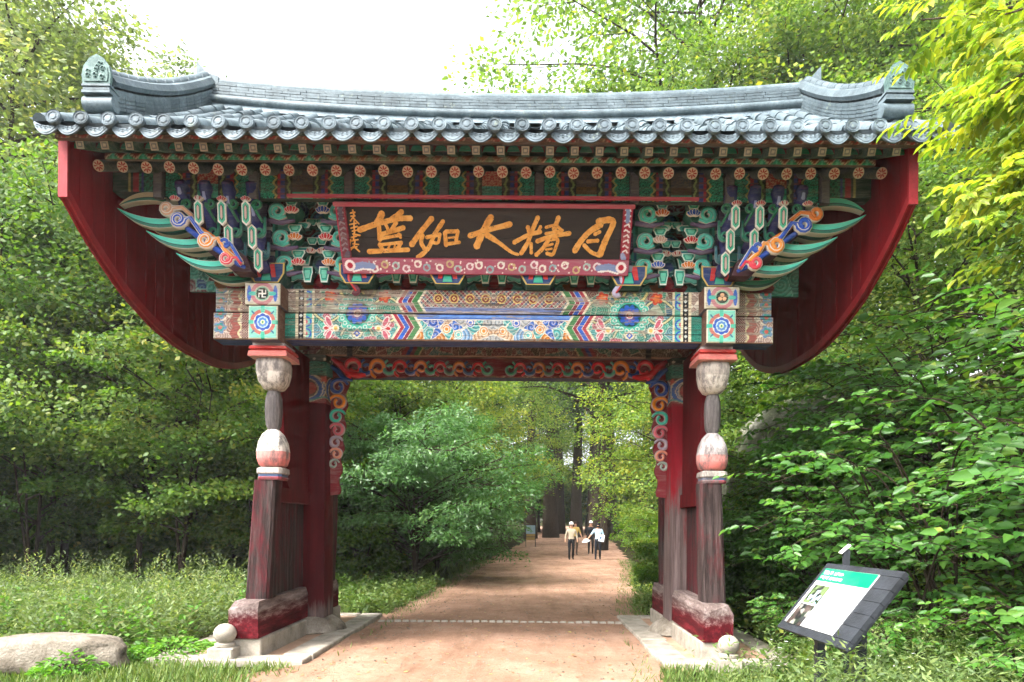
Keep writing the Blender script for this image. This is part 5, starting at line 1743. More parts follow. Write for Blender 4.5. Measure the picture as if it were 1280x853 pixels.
# ------------------------------------------------------------------ information panel
def build_panel():
    P0 = Vector((2.24, -5.56, .95)); P1 = Vector((2.30, -6.46, .95)); T0 = Vector((2.61, -5.61, 1.40))
    e = (P1 - P0); W = e.length; e.normalize()
    up = T0 - P0; up = (up - e * up.dot(e)); H = up.length; up.normalize()
    nrm = e.cross(up).normalized()                  # towards the reader
    if nrm.z < 0: nrm = -nrm
    B = Matrix((e, up, nrm)).transposed().to_4x4()
    root = bpy.data.objects.new('information_panel', None); COL.objects.link(root)
    root.matrix_world = Matrix.Translation(P0) @ B
    tag(root, 'slanted information panel with teal header and dark slate frame in the weeds', 'sign')
    # frame planks, dark slate
    mk = M['slate']
    m = MB(); m.box(.01, W - .01, .01, H - .01, -.05, -.03, L('30343c')); m.build('backing', mk, root)
    m = MB(); m.box(0, W, 0, .055, -.03, 0, L('3c4048')); m.build('frame_plank', mk, root)
    m = MB(); m.box(0, W, H - .045, H, -.03, 0, L('3c4048')); m.build('frame_plank', mk, root)
    m = MB(); m.box(0, .05, .057, H - .047, -.03, 0, L('3c4048')); m.build('frame_plank', mk, root)
    ys = np.linspace(.057, H - .047, 6)
    for a, b in zip(ys[:-1], ys[1:]):
        m = MB(); m.box(W - .20, W, a + .0015, b - .0015, -.03, 0, L('3c4048')); m.build('frame_plank', mk, root)
    x0, x1, y0, y1 = .052, W - .203, .058, H - .048
    m = MB(); m.box(x0, x1, y0, y1, -.03, .006, L('c4c8c6')); sh = m.build('printed_sheet', M['print'], root)
    hd = y1 - .11
    m = MB(); m.box(x0 + .002, x1 - .002, hd, y1 - .002, .006, .0085, L('067a55')); m.build('header', M['print'], sh)
    rng = random.Random(9)
    def glyphs(mb, x, y, w, h, n, col, z=.0085):
        for i in range(n):
            gx = x + i * w * 1.15
            for k in range(4):
                if rng.random() < .5: mb.box(gx + rng.uniform(0, w * .2), gx + w * rng.uniform(.7, 1), y + h * k / 4, y + h * k / 4 + h * .13, z, z + .0015, col)
                else:
                    q = gx + rng.uniform(0, w * .8); mb.box(q, q + w * .16, y + h * rng.uniform(0, .4), y + h * rng.uniform(.6, 1), z + .0015, z + .003, col)
    m = MB()
    glyphs(m, x0 + .03, hd + .058, .034, .034, 3, L('f6fbf8')); glyphs(m, x0 + .165, hd + .06, .015, .024, 7, L('f6fbf8'))
    glyphs(m, x0 + .03, hd + .016, .030, .030, 3, L('f6fbf8')); glyphs(m, x0 + .15, hd + .018, .014, .024, 10, L('f6fbf8'))
    m.build('header_print', M['print'], sh)['kind'] = 'stuff'
    # two photographs: each a print of foliage, sky or roof tones in patches
    for (ya, yb, pal) in ((hd - .19, hd - .035, ['24301c', '3a4a28', '5a6a44', '7a98a8', '8aa0ac', '1a1e18', '4a5a34']), (hd - .37, hd - .20, ['1a1c1e', '303032', '4a403c', '3a302c', '2a3228', '74746c', '141618'])):
        nx, ny = 26, 18
        xs = np.linspace(x0 + .035, x0 + .235, nx + 1); yy = np.linspace(ya, yb, ny + 1)
        r2 = np.random.default_rng(int(ya * 1000) + 500)
        sx, sy, sc = r2.uniform(0, 1, 30), r2.uniform(0, 1, 30), r2.integers(0, len(pal), 30)
        m = MB()
        for i in range(nx):
            for j in range(ny):
                k = np.argmin((sx - (i + .5) / nx) ** 2 * 1.6 + (sy - (j + .5) / ny) ** 2)
                m.add([(xs[i], yy[j], .008), (xs[i + 1], yy[j], .008), (xs[i + 1], yy[j + 1], .008), (xs[i], yy[j + 1], .008)], [(0, 1, 2, 3)], L(pal[sc[k]]))
        m.build('printed_photo', M['print'], sh)
    m = MB()
    for r_ in range(17):
        y = hd - .05 - r_ * .019
        if r_ in (5, 11): continue
        x = x0 + .26
        while x < x1 - .05:
            w = rng.uniform(.012, .04)
            m.box(x, min(x + w, x1 - .03), y, y + .0045, .006, .0068, L('84888c')); x += w + .008
    m.box(x0 + .15, x0 + .19, y0 + .02, y0 + .028, .006, .0068, L('8a9094'))
    m.build('text_lines', M['print'], sh)['kind'] = 'stuff'
    # legs
    for a in (.16, W - .26):
        p = Matrix.Translation(P0) @ B @ Vector((a, H * .55, -.048))
        loc = root.matrix_world.inverted()
        m = MB()
        pts = []
        for (dx, dy) in ((-.032, -.032), (.032, -.032), (.032, .032), (-.032, .032)):
            pts.append(Vector((p.x + dx, p.y + dy, -.1)))
        for (dx, dy) in ((-.032, -.032), (.032, -.032), (.032, .032), (-.032, .032)):
            pts.append(Vector((p.x + dx, p.y + dy, p.z + dx * 1.0)))
        m.add([loc @ q for q in pts], [(0, 1, 5, 4), (1, 2, 6, 5), (2, 3, 7, 6), (3, 0, 4, 7), (4, 5, 6, 7)], L('2a2c30'))
        m.build('leg', mk, root)
M['slate'] = mat_mottled('dark_slate', [(.3, L('1d2024')), (.7, L('32363c'))], 6, (1, 1, 1), .55, .15, .4, 30, .3)
M['print'] = mat_paint('printed_vinyl', L('dfe4e4'), .06, (1, 1, 1), .35, .04)
build_panel()
m = MB()
m.box(-.022, .022, -.012, .012, -1.5, .0, L('4a4440')); st = None
root = empty('marker_stake', (2.745, -5.52, 1.50)); tag(root, 'narrow white marker plate on a stake behind the information panel', 'marker')
m.build('stake', M['slate'], root)
m = MB(); m.obox((-.01, 0, .0), (.09, .035, .012), Matrix.Rotation(R(-42), 3, 'Y'), L('eef0ee')); m.obox((-.005, 0, .008), (.012, .008, .004), Matrix.Rotation(R(-42), 3, 'Y'), L('404448')); m.build('plate', M['print'], root)

# ------------------------------------------------------------------ far signs
def far_board():
    x, y = .55, 33.0; z = gz(x, y)
    root = empty('notice_board', (x, y, z)); tag(root, 'far notice board with pale blue top and yellow foot beside the path', 'sign'); root.scale = (.72,) * 3
    for dx in (-.42, .42):
        m = MB(); m.tube([(dx, 0, -.1), (dx, 0, 1.95)], .03, 8, L('6a6a66')); m.build('post', M['slate'], root)
    m = MB(); m.box(-.40, .40, -.03, .03, 1.15, 1.9, L('8ca4b4')); m.build('upper_panel', M['print'], root)
    m = MB(); m.box(-.38, .38, -.04, .03, .62, 1.14, L('9a8048')); m.box(-.38, .38, -.045, -.04, .85, .93, L('6a5a3a')); m.build('lower_panel', M['print'], root)
    m = MB(); m.box(-.3, .3, -.034, -.03, 1.55, 1.7, L('8aa0b0')); m.build('band', M['print'], root)
far_board()
def far_info():
    x, y = 5.55, 19.5; z = gz(x, y)
    root = empty('slanted_board', (x, y, z)); tag(root, 'small dark slanted board on one post at the far right path edge', 'sign')
    m = MB(); m.box(-.04, .04, -.04, .04, -.1, .95, L('2a2c30')); m.build('post', M['slate'], root)
    m = MB(); m.obox((-.02, 0, 1.05), (.75, .7, .05), Matrix.Rotation(R(-35), 3, 'Y'), L('3a3e44')); m.build('board', M['slate'], root)
    m = MB(); m.obox((-.04, 0, 1.08), (.6, .55, .006), Matrix.Rotation(R(-35), 3, 'Y'), L('d8e0dc')); m.build('sheet', M['print'], root)
far_info()

# ------------------------------------------------------------------ people
M['cloth'] = mat_paint('clothing', L('808080'), .0, (1, 1, 1), .9, .15)
def person(x, y, rz, label, pose, cols, extras):
    """one skinned body; colours follow the clothes"""
    z = gz(x, y) + .012
    J = {'pel': (0, 0, .93), 'wst': (0, 0, 1.08), 'chs': (0, -.01, 1.30), 'nck': (0, 0, 1.47), 'hd': (0, -.015, 1.57), 'top': (0, -.01, 1.70),
         'ls': (-.17, 0, 1.40), 'rs': (.17, 0, 1.40), 'lh': (-.09, 0, .90), 'rh': (.09, 0, .90)}
    J.update(pose)
    rad = {'pel': .15, 'wst': .125, 'chs': .15, 'nck': .05, 'hd': .095, 'top': .075, 'ls': .07, 'rs': .07, 'le': .045, 're': .045, 'lw': .032, 'rw': .032, 'lf': .028, 'rf': .028,
           'lh': .10, 'rh': .10, 'lk': .065, 'rk': .065, 'la': .045, 'ra': .045, 'lt': .035, 'rt': .035}
    E = [('pel', 'wst'), ('wst', 'chs'), ('chs', 'nck'), ('nck', 'hd'), ('hd', 'top'), ('chs', 'ls'), ('ls', 'le'), ('le', 'lw'), ('lw', 'lf'), ('chs', 'rs'), ('rs', 're'), ('re', 'rw'), ('rw', 'rf'),
         ('pel', 'lh'), ('lh', 'lk'), ('lk', 'la'), ('la', 'lt'), ('pel', 'rh'), ('rh', 'rk'), ('rk', 'ra'), ('ra', 'rt')]
    names = list(rad)
    me = bpy.data.meshes.new('person_skeleton')
    me.from_pydata([J[n] for n in names], [(names.index(a), names.index(b)) for a, b in E], [])
    o = bpy.data.objects.new('person_skeleton', me); COL.objects.link(o)
    md = o.modifiers.new('skin', 'SKIN'); md.use_smooth_shade = True
    for i, n in enumerate(names):
        sv = me.skin_vertices[0].data[i]
        sv.radius = (rad[n], rad[n] * (.72 if n in ('pel', 'wst', 'chs') else 1)); sv.use_root = (n == 'pel')
    sb = o.modifiers.new('sub', 'SUBSURF'); sb.levels = 2; sb.render_levels = 2
    dg = bpy.context.evaluated_depsgraph_get()
    body = bpy.data.meshes.new_from_object(o.evaluated_get(dg))
    bpy.data.objects.remove(o); bpy.data.meshes.remove(me)
    C = []
    sk = L('c89a80')
    for p in body.polygons:
        c = p.center
        if c.z > 1.46: C.append(sk if c.y < .04 and c.z < 1.64 else L(cols['hair']))
        elif c.z < .08: C.append(L(cols['shoe']))
        elif c.z < .98 and abs(c.x) < .24 and not (abs(c.x) > .19 and c.z > .7): C.append(L(cols['pants']))
        elif abs(c.x) > .22 and c.z < cols.get('sleeve', 1.2): C.append(sk)
        else: C.append(L(cols['shirt']))
    at = body.attributes.new('Col', 'FLOAT_COLOR', 'FACE')
    at.data.foreach_set('color', np.array([(*c, 1) for c in C], np.float32).ravel())
    body.materials.clear(); body.materials.append(M['cloth'])
    root = empty('person', (x, y, z), rz); tag(root, label, 'person', 'walkers on the path')
    body.name = 'body'
    obj('body', body, root)
    for nm, mb in extras:
        mb.build(nm, M['cloth'], root, True)
    return root
def legs(step):
    return {'lk': (-.10, -.05 - step * .4, .49), 'rk': (.10, -.03 + step * .3, .49), 'la': (-.10, -step * .6 + .02, .09), 'ra': (.10, step + .02, .09), 'lt': (-.11, -step * .6 - .13, .04), 'rt': (.11, step - .13, .04)}
def hat(c, brim=.16):
    m = MB(); m.lathe([(brim, 1.665), (brim, 1.675), (.10, 1.685), (.098, 1.75), (.06, 1.79), (.01, 1.80)], 16, (0, -.01, 0), L(c)); return m
def hair(c):
    m = MB(); m.lathe([(.085, 1.50), (.11, 1.56), (.115, 1.64), (.10, 1.71), (.05, 1.76), (.005, 1.765)], 14, (0, .03, 0), L(c)); return m
bag = MB(); bag.box(.10, .28, .05, .20, .95, 1.25, L('4a4a4c'))
person(2.44, 21.6, .1, 'walker in beige shirt, pale hat and black trousers, nearest on the left',
       {**legs(.12), 'le': (-.26, .02, 1.15), 'lw': (-.29, -.04, .92), 'lf': (-.29, -.06, .82), 're': (.26, .02, 1.15), 'rw': (.28, -.05, .92), 'rf': (.27, -.07, .82)},
       {'hair': '3a302a', 'shoe': '1e1e20', 'pants': '17181c', 'shirt': 'b8ac98', 'sleeve': 1.0}, [('hat', hat('d8d0c4', .13))])
blue = person(3.72, 21.9, -.1, 'walker in light blue shirt and dark trousers holding out a white hat',
       {**legs(.14), 'le': (-.31, -.05, 1.2), 'lw': (-.45, -.12, 1.02), 'lf': (-.53, -.14, .94), 're': (.26, -.02, 1.16), 'rw': (.20, -.16, 1.02), 'rf': (.12, -.20, 1.02)},
       {'hair': '1c1a1a', 'shoe': '202226', 'pants': '22262e', 'shirt': 'a8c4d8', 'sleeve': 1.2}, [('hair', hair('1a1818')), ('face_mask', MB().lathe([(.06, 1.53), (.085, 1.56), (.08, 1.6), (.05, 1.61)], 10, (0, -.05, 0), L('1e2024')))])
person(2.85, 25.0, .15, 'walker in a yellow top, half hidden behind the beige shirt',
       {**legs(.1), 'le': (-.26, .0, 1.15), 'lw': (-.27, -.05, .92), 'lf': (-.27, -.06, .82), 're': (.27, .02, 1.16), 'rw': (.32, -.08, .98), 'rf': (.34, -.12, .92)},
       {'hair': '3a2a20', 'shoe': '3a3430', 'pants': '5a4c42', 'shirt': 'd8b868', 'sleeve': 1.15}, [('hair', hair('3a2a22')), ('shoulder_bag', bag)])
person(3.75, 26.0, -.1, 'walker in black with a white cap, behind the light blue shirt',
       {**legs(.1), 'le': (-.25, .0, 1.15), 'lw': (-.26, -.05, .92), 'lf': (-.26, -.06, .82), 're': (.25, .0, 1.15), 'rw': (.26, -.05, .92), 'rf': (.26, -.06, .82)},
       {'hair': '1a1a1c', 'shoe': '1e1e20', 'pants': '1c1c20', 'shirt': '202228', 'sleeve': 1.0}, [('cap', hat('f0f0ee', .11))])
m = MB(); m.lathe([(.02, .05), (.10, .06), (.105, .0), (.19, -.02), (.20, -.035), (.10, -.03)], 16, (0, 0, 0), L('e8e8ec'))
o = m.build('sun_hat', M['cloth'], None, True, (3.14, 21.74, .96), (R(15), R(-12), 0))
tag(o, 'white sun hat held out in the hand of the light blue walker', 'hat')
m = MB(); m.box(-.13, .13, -.02, .02, -.16, .16, L('e4e8f0')); m.box(-.10, .0, -.024, -.02, -.06, .06, L('5a78a0'))
o = m.build('paper_folder', M['cloth'], None, False, (3.86, 21.62, 1.08), (R(-8), R(12), 0))
tag(o, 'white folder held against the side of the light blue walker', 'folder')
# ------------------------------------------------------------------ foliage
def mkleaf(key, cols, trans=.4, rough=.5, spec=.35):
    n = len(cols)
    M[key] = mat_leaf('leaf_' + key, [(.05 + .9 * i / (n - 1), c) for i, c in enumerate(cols)], trans, rough, spec)
mkleaf('mid', [(.042, .11, .016), (.075, .16, .022), (.12, .205, .028), (.17, .22, .036), (.30, .29, .05)], .5)
mkleaf('yellowgreen', [(.06, .13, .02), (.11, .20, .03), (.18, .27, .04), (.32, .36, .05), (.45, .38, .05)], .5)
mkleaf('pale', [(.10, .15, .06), (.15, .21, .085), (.21, .27, .11), (.30, .32, .12), (.42, .38, .12)], .55)  # glare over the upper left trees is put into this pale colour
mkleaf('blue', [(.05, .14, .035), (.075, .19, .048), (.10, .23, .06), (.14, .27, .07), (.18, .31, .08)], .42, .40, .6)
mkleaf('dark', [(.022, .050, .014), (.034, .075, .02), (.05, .10, .026), (.07, .125, .032)], .4)
mkleaf('near', [(.040, .13, .020), (.06, .18, .027), (.085, .22, .032), (.12, .25, .038), (.22, .30, .045)], .48, .38, .5)
mkleaf('yellow', [(.10, .19, .022), (.19, .28, .028), (.30, .36, .034), (.40, .40, .036), (.46, .37, .035)], .5, .42, .45)
mkleaf('weed', [(.07, .12, .035), (.11, .17, .05), (.16, .22, .07), (.22, .26, .09), (.30, .30, .13)], .4)
mkleaf('bright', [(.06, .17, .02), (.09, .23, .025), (.12, .28, .03), (.17, .32, .04)], .4)
mkleaf('grass', [(.06, .12, .025), (.10, .17, .035), (.15, .21, .05), (.23, .25, .08)], .35)
M['petal'] = mat_plain('white_petal', (.75, .74, .76), .7)

TEMPLATES = {
    'diamond': (np.array([(0, 0, 0), (.45, .34, -.05), (1, 0, -.10), (.45, -.34, -.05)]), [(0, 1, 2, 3)]),
    'slim': (np.array([(0, 0, 0), (.40, .15, -.03), (1, 0, -.12), (.40, -.15, -.03)]), [(0, 1, 2, 3)]),
    'blade': (np.array([(0, .035, 0), (.55, .03, .02), (1, 0, -.10), (0, -.035, 0)]), [(0, 1, 2, 3)]),
    'oval': (np.array([(0, 0, 0), (.22, .25, -.02), (.62, .29, -.05), (1, 0, -.16), (.62, -.29, -.05), (.22, -.25, -.02), (.30, 0, .03)]), [(0, 6, 2, 1), (6, 3, 3, 2), (0, 5, 4, 6), (6, 4, 3, 3)]),
    'ovate': (np.array([(0, 0, 0), (.28, .27, .07), (.68, .21, .02), (1, 0, -.24), (.68, -.21, .02), (.28, -.27, .07)]), [(0, 1, 2, 3), (0, 3, 4, 5)]),
}
def unit(a): return a / (np.linalg.norm(a, axis=-1, keepdims=True) + 1e-9)
def leaves(name, P, D, Nn, S, tint, mat, shape='diamond'):
    """many leaves in one mesh; D growth direction, Nn rough face normal"""
    T, F = TEMPLATES[shape]
    D = unit(D); side = unit(np.cross(Nn, D)); up = np.cross(D, side)
    V = P[:, None, :] + S[:, None, None] * (T[None, :, 0:1] * D[:, None] + T[None, :, 1:2] * side[:, None] + T[None, :, 2:3] * up[:, None])
    n, k = len(P), len(T)
    FF = (np.array(F)[None] + (np.arange(n) * k)[:, None, None]).reshape(-1, 4)
    t = np.repeat(tint, k)
    return np_mesh(name, V.reshape(-1, 3), FF, mat, {'tint': ('FLOAT', 'POINT', t)})

def pads_to_leaves(rng, pads, per, leaf, flat=.32, droop=.25, jit=.55):
    """pads: (x,y,z,r, ox,oy) -> leaf arrays"""
    pads = np.array(pads)
    n = len(pads) * per
    idx = np.repeat(np.arange(len(pads)), per)
    c = pads[idx, :3]; r = pads[idx, 3]
    a = rng.uniform(0, 2 * np.pi, n); q = np.sqrt(rng.random(n))
    off = np.stack([np.cos(a) * q * r, np.sin(a) * q * r, rng.normal(0, flat, n) * r - droop * q * q * r], 1)
    P = c + off
    out = np.stack([np.cos(a), np.sin(a), np.full(n, -droop)], 1) * .7 + np.stack([pads[idx, 4], pads[idx, 5], np.zeros(n)], 1) * .5
    D = unit(out + rng.normal(0, .55, (n, 3)))
    rad = unit(np.stack([c[:, 0], c[:, 1], np.zeros(n)], 1))
    Nn = unit(np.array([0, 0, 1.0]) + .75 * rad + rng.normal(0, jit, (n, 3)))
    S = leaf * rng.uniform(.65, 1.25, n)
    tint = np.clip(rng.normal(.42, .13, n) + np.repeat(rng.normal(0, .12, len(pads)), per), 0, 1)
    return P, D, Nn, S, tint

def make_tree(name, seed, H, Rr, base, trunk_r, nl, per, leaf, lmat, bark='bark', shape='diamond', lean=0, multi=1, crown='dome', flat=.32, nsub=5, padr=.75, droop=.25):
    rng = np.random.default_rng(seed); rd = random.Random(seed)
    mb = MB(); pads = []
    for s_ in range(multi):
        a0 = rd.uniform(0, 6.28); sp = (0 if multi == 1 else rd.uniform(.35, .9) * Rr * .5)
        top = Vector((lean + math.cos(a0) * sp, math.sin(a0) * sp, H * .9))
        pts = [Vector((math.cos(a0) * .1 * (multi > 1), math.sin(a0) * .1 * (multi > 1), -.3))]
        for k in range(1, 8):
            t = k / 7
            pts.append(Vector((top.x * t ** 1.3 + rd.uniform(-.12, .12) * H * .06, top.y * t ** 1.3 + rd.uniform(-.12, .12) * H * .06, -.3 + (H * .9 + .3) * t)))
        rr = [trunk_r * (1.25 if k == 0 else 1) * (1 - .86 * k / 7) for k in range(8)]
        mb.tube(spline(pts, 2), np.interp(np.arange(15) / 14, np.arange(8) / 7, rr), 9, L('4a3f35'))
        n_l = max(3, nl // multi)
        for i in range(n_l):
            f = (i + rd.random()) / n_l
            h = base + (H * .92 - base) * f
            t = min(1, (h + .3) / (H * .9 + .3))
            q = t * 7; k = min(6, int(q)); st = pts[k].lerp(pts[k + 1], q - k)
            if crown == 'dome': ln = Rr * (.35 + .75 * math.sin(math.pi * min(1, .18 + .82 * f)) ** .8) * rd.uniform(.7, 1.1)
            elif crown == 'cone': ln = Rr * (1.05 - .9 * f) * rd.uniform(.75, 1.1)
            else: ln = Rr * (.6 + .4 * f) * rd.uniform(.75, 1.15)
            az = i * 2.399 + rd.uniform(-.5, .5)
            rise = rd.uniform(.05, .55) if crown != 'cone' else rd.uniform(-.25, .1)
            d = Vector((math.cos(az), math.sin(az), rise))
            e = st + d * ln
            mid = st.lerp(e, .5) + Vector((rd.uniform(-.1, .1), rd.uniform(-.1, .1), .10)) * ln
            br = [st, mid, e]
            r0 = trunk_r * (1 - .8 * t) * .5 + .012
            mb.tube(spline(br, 3), np.linspace(r0, .012, 7), 5, L('4a3f35'), caps=False)
            for j in range(nsub):
                g = .28 + .72 * (j + rd.random() * .6) / nsub
                b0 = st.lerp(mid, g * 2) if g < .5 else mid.lerp(e, g * 2 - 1)
                a2 = az + rd.choice((-1, 1)) * rd.uniform(.3, 1.1)
                l2 = ln * rd.uniform(.12, .36)
                d2 = Vector((math.cos(a2), math.sin(a2), rd.uniform(-.1, .4)))
                e2 = b0 + d2 * l2
                mb.tube([b0, b0.lerp(e2, .5) + Vector((0, 0, .05 * l2)), e2], [.014, .010, .005], 4, L('4a3f35'), caps=False)
                pads.append((e2.x, e2.y, e2.z, padr * rd.uniform(.6, 1.25), d2.x, d2.y))
            pads.append((e.x, e.y, e.z, padr * rd.uniform(.7, 1.2), d.x, d.y))
    P, D, Nn, S, tint = pads_to_leaves(rng, pads, per, leaf, flat, droop)
    crown_me = leaves(name + '_crown', P, D, Nn, S, tint, M[lmat], shape)
    return mb.mesh(name + '_trunk', M[bark], True), crown_me

TREES = {}
def proto(key, *a, **k): TREES[key] = make_tree(key, *a, **k)
proto('broad_a', 1, 10.5, 4.0, 2.0, .10, 32, 130, .125, 'mid', lean=.8, nsub=6, padr=.72)
proto('broad_b', 2, 9.5, 3.6, 1.7, .085, 30, 130, .12, 'mid', lean=-.9, nsub=6, padr=.68)
proto('tall_a', 3, 18, 5.2, 4.5, .22, 38, 120, .17, 'pale', nsub=6, padr=.95)
proto('tall_b', 4, 20, 6.0, 6.5, .26, 40, 120, .17, 'yellowgreen', nsub=6, padr=1.0, bark='bark')
proto('wood_a', 5, 13, 4.4, 1.2, .16, 36, 90, .19, 'mid', padr=.95)
proto('wood_y', 6, 12, 4.6, 1.6, .13, 36, 100, .17, 'yellowgreen', padr=.9)
proto('fir', 7, 26, 4.6, 11, .55, 44, 80, .30, 'dark', crown='cone', padr=1.0, droop=.4, shape='slim')
proto('maple', 8, 4.6, 2.9, .25, .045, 84, 105, .12, 'blue', multi=7, crown='dome', nsub=6, padr=.52, shape='slim', flat=.14, droop=.38)
proto('bush_a', 9, 2.6, 1.6, .3, .035, 30, 80, .11, 'mid', multi=5, crown='flare', nsub=4, padr=.38, shape='ovate', flat=.22)
proto('bush_b', 19, 2.2, 1.5, .2, .03, 30, 70, .13, 'near', multi=5, crown='flare', nsub=4, padr=.42, shape='ovate', flat=.25)
proto('pine', 10, 15, 3.4, 5, .25, 34, 90, .22, 'pale', crown='cone', padr=.8, shape='slim')
proto('sapling', 11, 5.6, 2.4, 1.1, .05, 30, 110, .11, 'mid', multi=4, crown='flare', nsub=5, padr=.5, flat=.2)
proto('under', 12, 2.4, 1.7, .2, .03, 26, 70, .14, 'mid', multi=5, crown='flare', nsub=4, padr=.45, flat=.25)

def tree(key, name, x, y, sc, rz, label, group, zoff=0, sz=None, crown_mat=None):
    tr, cr = TREES[key]
    root = empty(name, (x, y, gz(x, y) + zoff), rz)
    root.scale = (sc, sc, sz or sc)
    tag(root, label, 'shrub' if 'shrub' in name or 'bush' in name else 'tree', group)
    obj('trunk', tr, root)
    if crown_mat:
        cr = cr.copy(); cr.materials.clear(); cr.materials.append(M[crown_mat])
    obj('crown', cr, root)
    return root

ORD = ['first', 'second', 'third', 'fourth', 'fifth', 'sixth', 'seventh', 'eighth', 'ninth', 'tenth', 'eleventh', 'twelfth', 'thirteenth', 'fourteenth', 'fifteenth', 'sixteenth', 'seventeenth', 'eighteenth']
def plant(name, rows, label, group, zoff=0, key=None):
    """rows of (x, y, kind, scale, turn), told apart by their order across the view"""
    rows = sorted(rows, key=lambda r: (r[0] - CAM[0]) / (r[1] - CAM[1]))
    for i, (x, y, k, sc, rz) in enumerate(rows):
        tree(k, name, x, y, sc, rz, '%s, %s from the left' % (label, ORD[i]), group, zoff)
plant('broadleaf_tree', ((-15.2, 6.0, 'broad_b', 1.0, .4), (-12.0, 7.4, 'broad_a', 1.05, 1.9), (-9.2, 6.4, 'broad_b', 1.02, 3.0), (-8.2, 9.8, 'broad_a', .95, 4.6), (-13.8, 10.5, 'broad_a', 1.15, 5.3), (-10.3, 11, 'broad_b', 1.15, .9), (-7.2, 13.5, 'broad_a', 1.05, 2.4), (-18, 9.5, 'broad_a', 1.2, 2.9)),
      'green broadleaf tree in the wood left of the gate', 'broadleaf trees left of the gate')
plant('young_tree', ((-13.2, 5.2, 'sapling', 1.0, .4), (-10.6, 4.8, 'sapling', .9, 1.7), (-7.6, 5.4, 'sapling', 1.0, 2.9), (-6.4, 6.8, 'sapling', .85, 4.4), (-16.5, 5.0, 'sapling', 1.05, 5.6), (-8.9, 8.4, 'sapling', 1.1, .8)),
      'young many stemmed tree at the front of the left wood', 'young trees at the edge of the left wood')
plant('tall_tree', ((-15.5, 10.5, 'tall_a', 1.05, .3), (-12.2, 13.5, 'tall_a', 1.0, 2.0), (-19.5, 13, 'tall_a', 1.25, 3.3), (-13, 20, 'tall_a', 1.15, 4.4), (-24, 19, 'tall_a', 1.4, 1.2), (-17, 24, 'tall_a', 1.35, 5.1)),
      'tall pale green tree rising at the upper left', 'tall pale trees at the upper left')
tree('tall_a', 'tall_tree', -8.8, 21, 1.0, 1.1, 'pale tree whose top shows just above the left half of the roof ridge', None)
plant('understory_bush', [(-17 + 1.55 * i + .5 * math.sin(i * 5), 9.5 + 1.8 * math.sin(i * 2.3), 'under', 1.0 + .25 * math.sin(i * 3.7), i * 1.3) for i in range(9)],
      'dark bush in the shade under the left wood', 'dark bushes under the left wood')
plant('understory_bush', [(-30 + 2.5 * i + .5 * math.sin(i * 5), 17 + 1.8 * math.sin(i * 2.3), 'under', 1.7 + .3 * math.sin(i * 3.7), i * 1.3) for i in range(11)],
      'dark bush deep in the left wood', 'dark bushes deep in the left wood')
plant('far_bush', [(-12 + 3.2 * i, 66 + 3 * math.sin(i * 2.1), 'under', 2.6 + .5 * math.sin(i * 1.7), i * 1.1) for i in range(11)],
      'dark far bush closing the view at the end of the path', 'far bushes at the end of the path')
plant('wood_tree', ((-4.6, 16, 'wood_y', .72, .2), (-8, 19, 'wood_a', .9, 1.4), (-3.6, 24, 'wood_y', .85, 2.2), (-12, 26, 'wood_a', 1.1, 3.1), (-6, 31, 'wood_a', 1.05, 4.2), (-1.5, 38, 'wood_y', 1.0, 5.0), (-16, 33, 'wood_a', 1.2, .6), (-21, 27, 'wood_a', 1.1, 1.3), (-10, 40, 'wood_a', 1.2, 5.5),
                    (-28, 30, 'wood_a', 1.3, 2.5), (-34, 22, 'wood_a', 1.3, .5), (-22, 42, 'wood_a', 1.3, 3.9), (1.5, 62, 'wood_y', 1.2, 2.9), (-5, 52, 'wood_a', 1.3, 1.7), (8, 70, 'wood_a', 1.4, .3), (-14, 55, 'wood_a', 1.4, 4.0), (14, 62, 'wood_y', 1.3, 1.1)),
      'leafy tree of the wood behind the gate', 'trees in the wood behind the gate')
plant('tall_tree', ((7.6, 16, 'tall_b', 1.0, .5), (12.5, 17, 'tall_b', 1.05, 2.2), (17, 13, 'tall_b', 1.0, 3.8), (10, 26, 'tall_b', 1.1, 5.0), (19, 22, 'tall_b', 1.1, 1.2), (4.8, 30, 'tall_b', 1.1, 2.9), (7.6, 18.5, 'tall_b', 1.32, 4.1), (25, 16, 'tall_b', 1.1, .2)),
      'tall yellow green tree above the right of the roof', 'tall yellow green trees above the right of the roof')
plant('fir_tree', ((.6, 46, 'fir', .9, .1), (2.3, 48, 'fir', 1.15, 1.0), (4.6, 50, 'fir', 1.0, 2.0), (5.9, 47, 'fir', 1.05, 3.0), (8.0, 54, 'fir', 1.1, 4.0), (3.4, 58, 'fir', 1.1, 5.0), (10.5, 49, 'fir', .9, 1.4), (6.9, 60, 'fir', 1.2, 2.4), (9.6, 19.5, 'fir', .75, 1.1), (11.9, 21, 'fir', .8, 3.1)),
      'big fir with a straight dark trunk beyond the gate', 'big dark firs beyond the gate')
tree('maple', 'maple_shrub', -2.75, 9.2, 1.05, .7, 'large feathery blue green shrub with many stems seen through the gate', None)
tree('maple', 'maple_shrub', -2.9, 14.6, .8, 2.9, 'smaller dark shrub behind the large feathery one beside the path', None)
tree('maple', 'maple_shrub', -5.2, 10.4, .9, 4.0, 'dark feathery shrub close behind the left pillar', None)
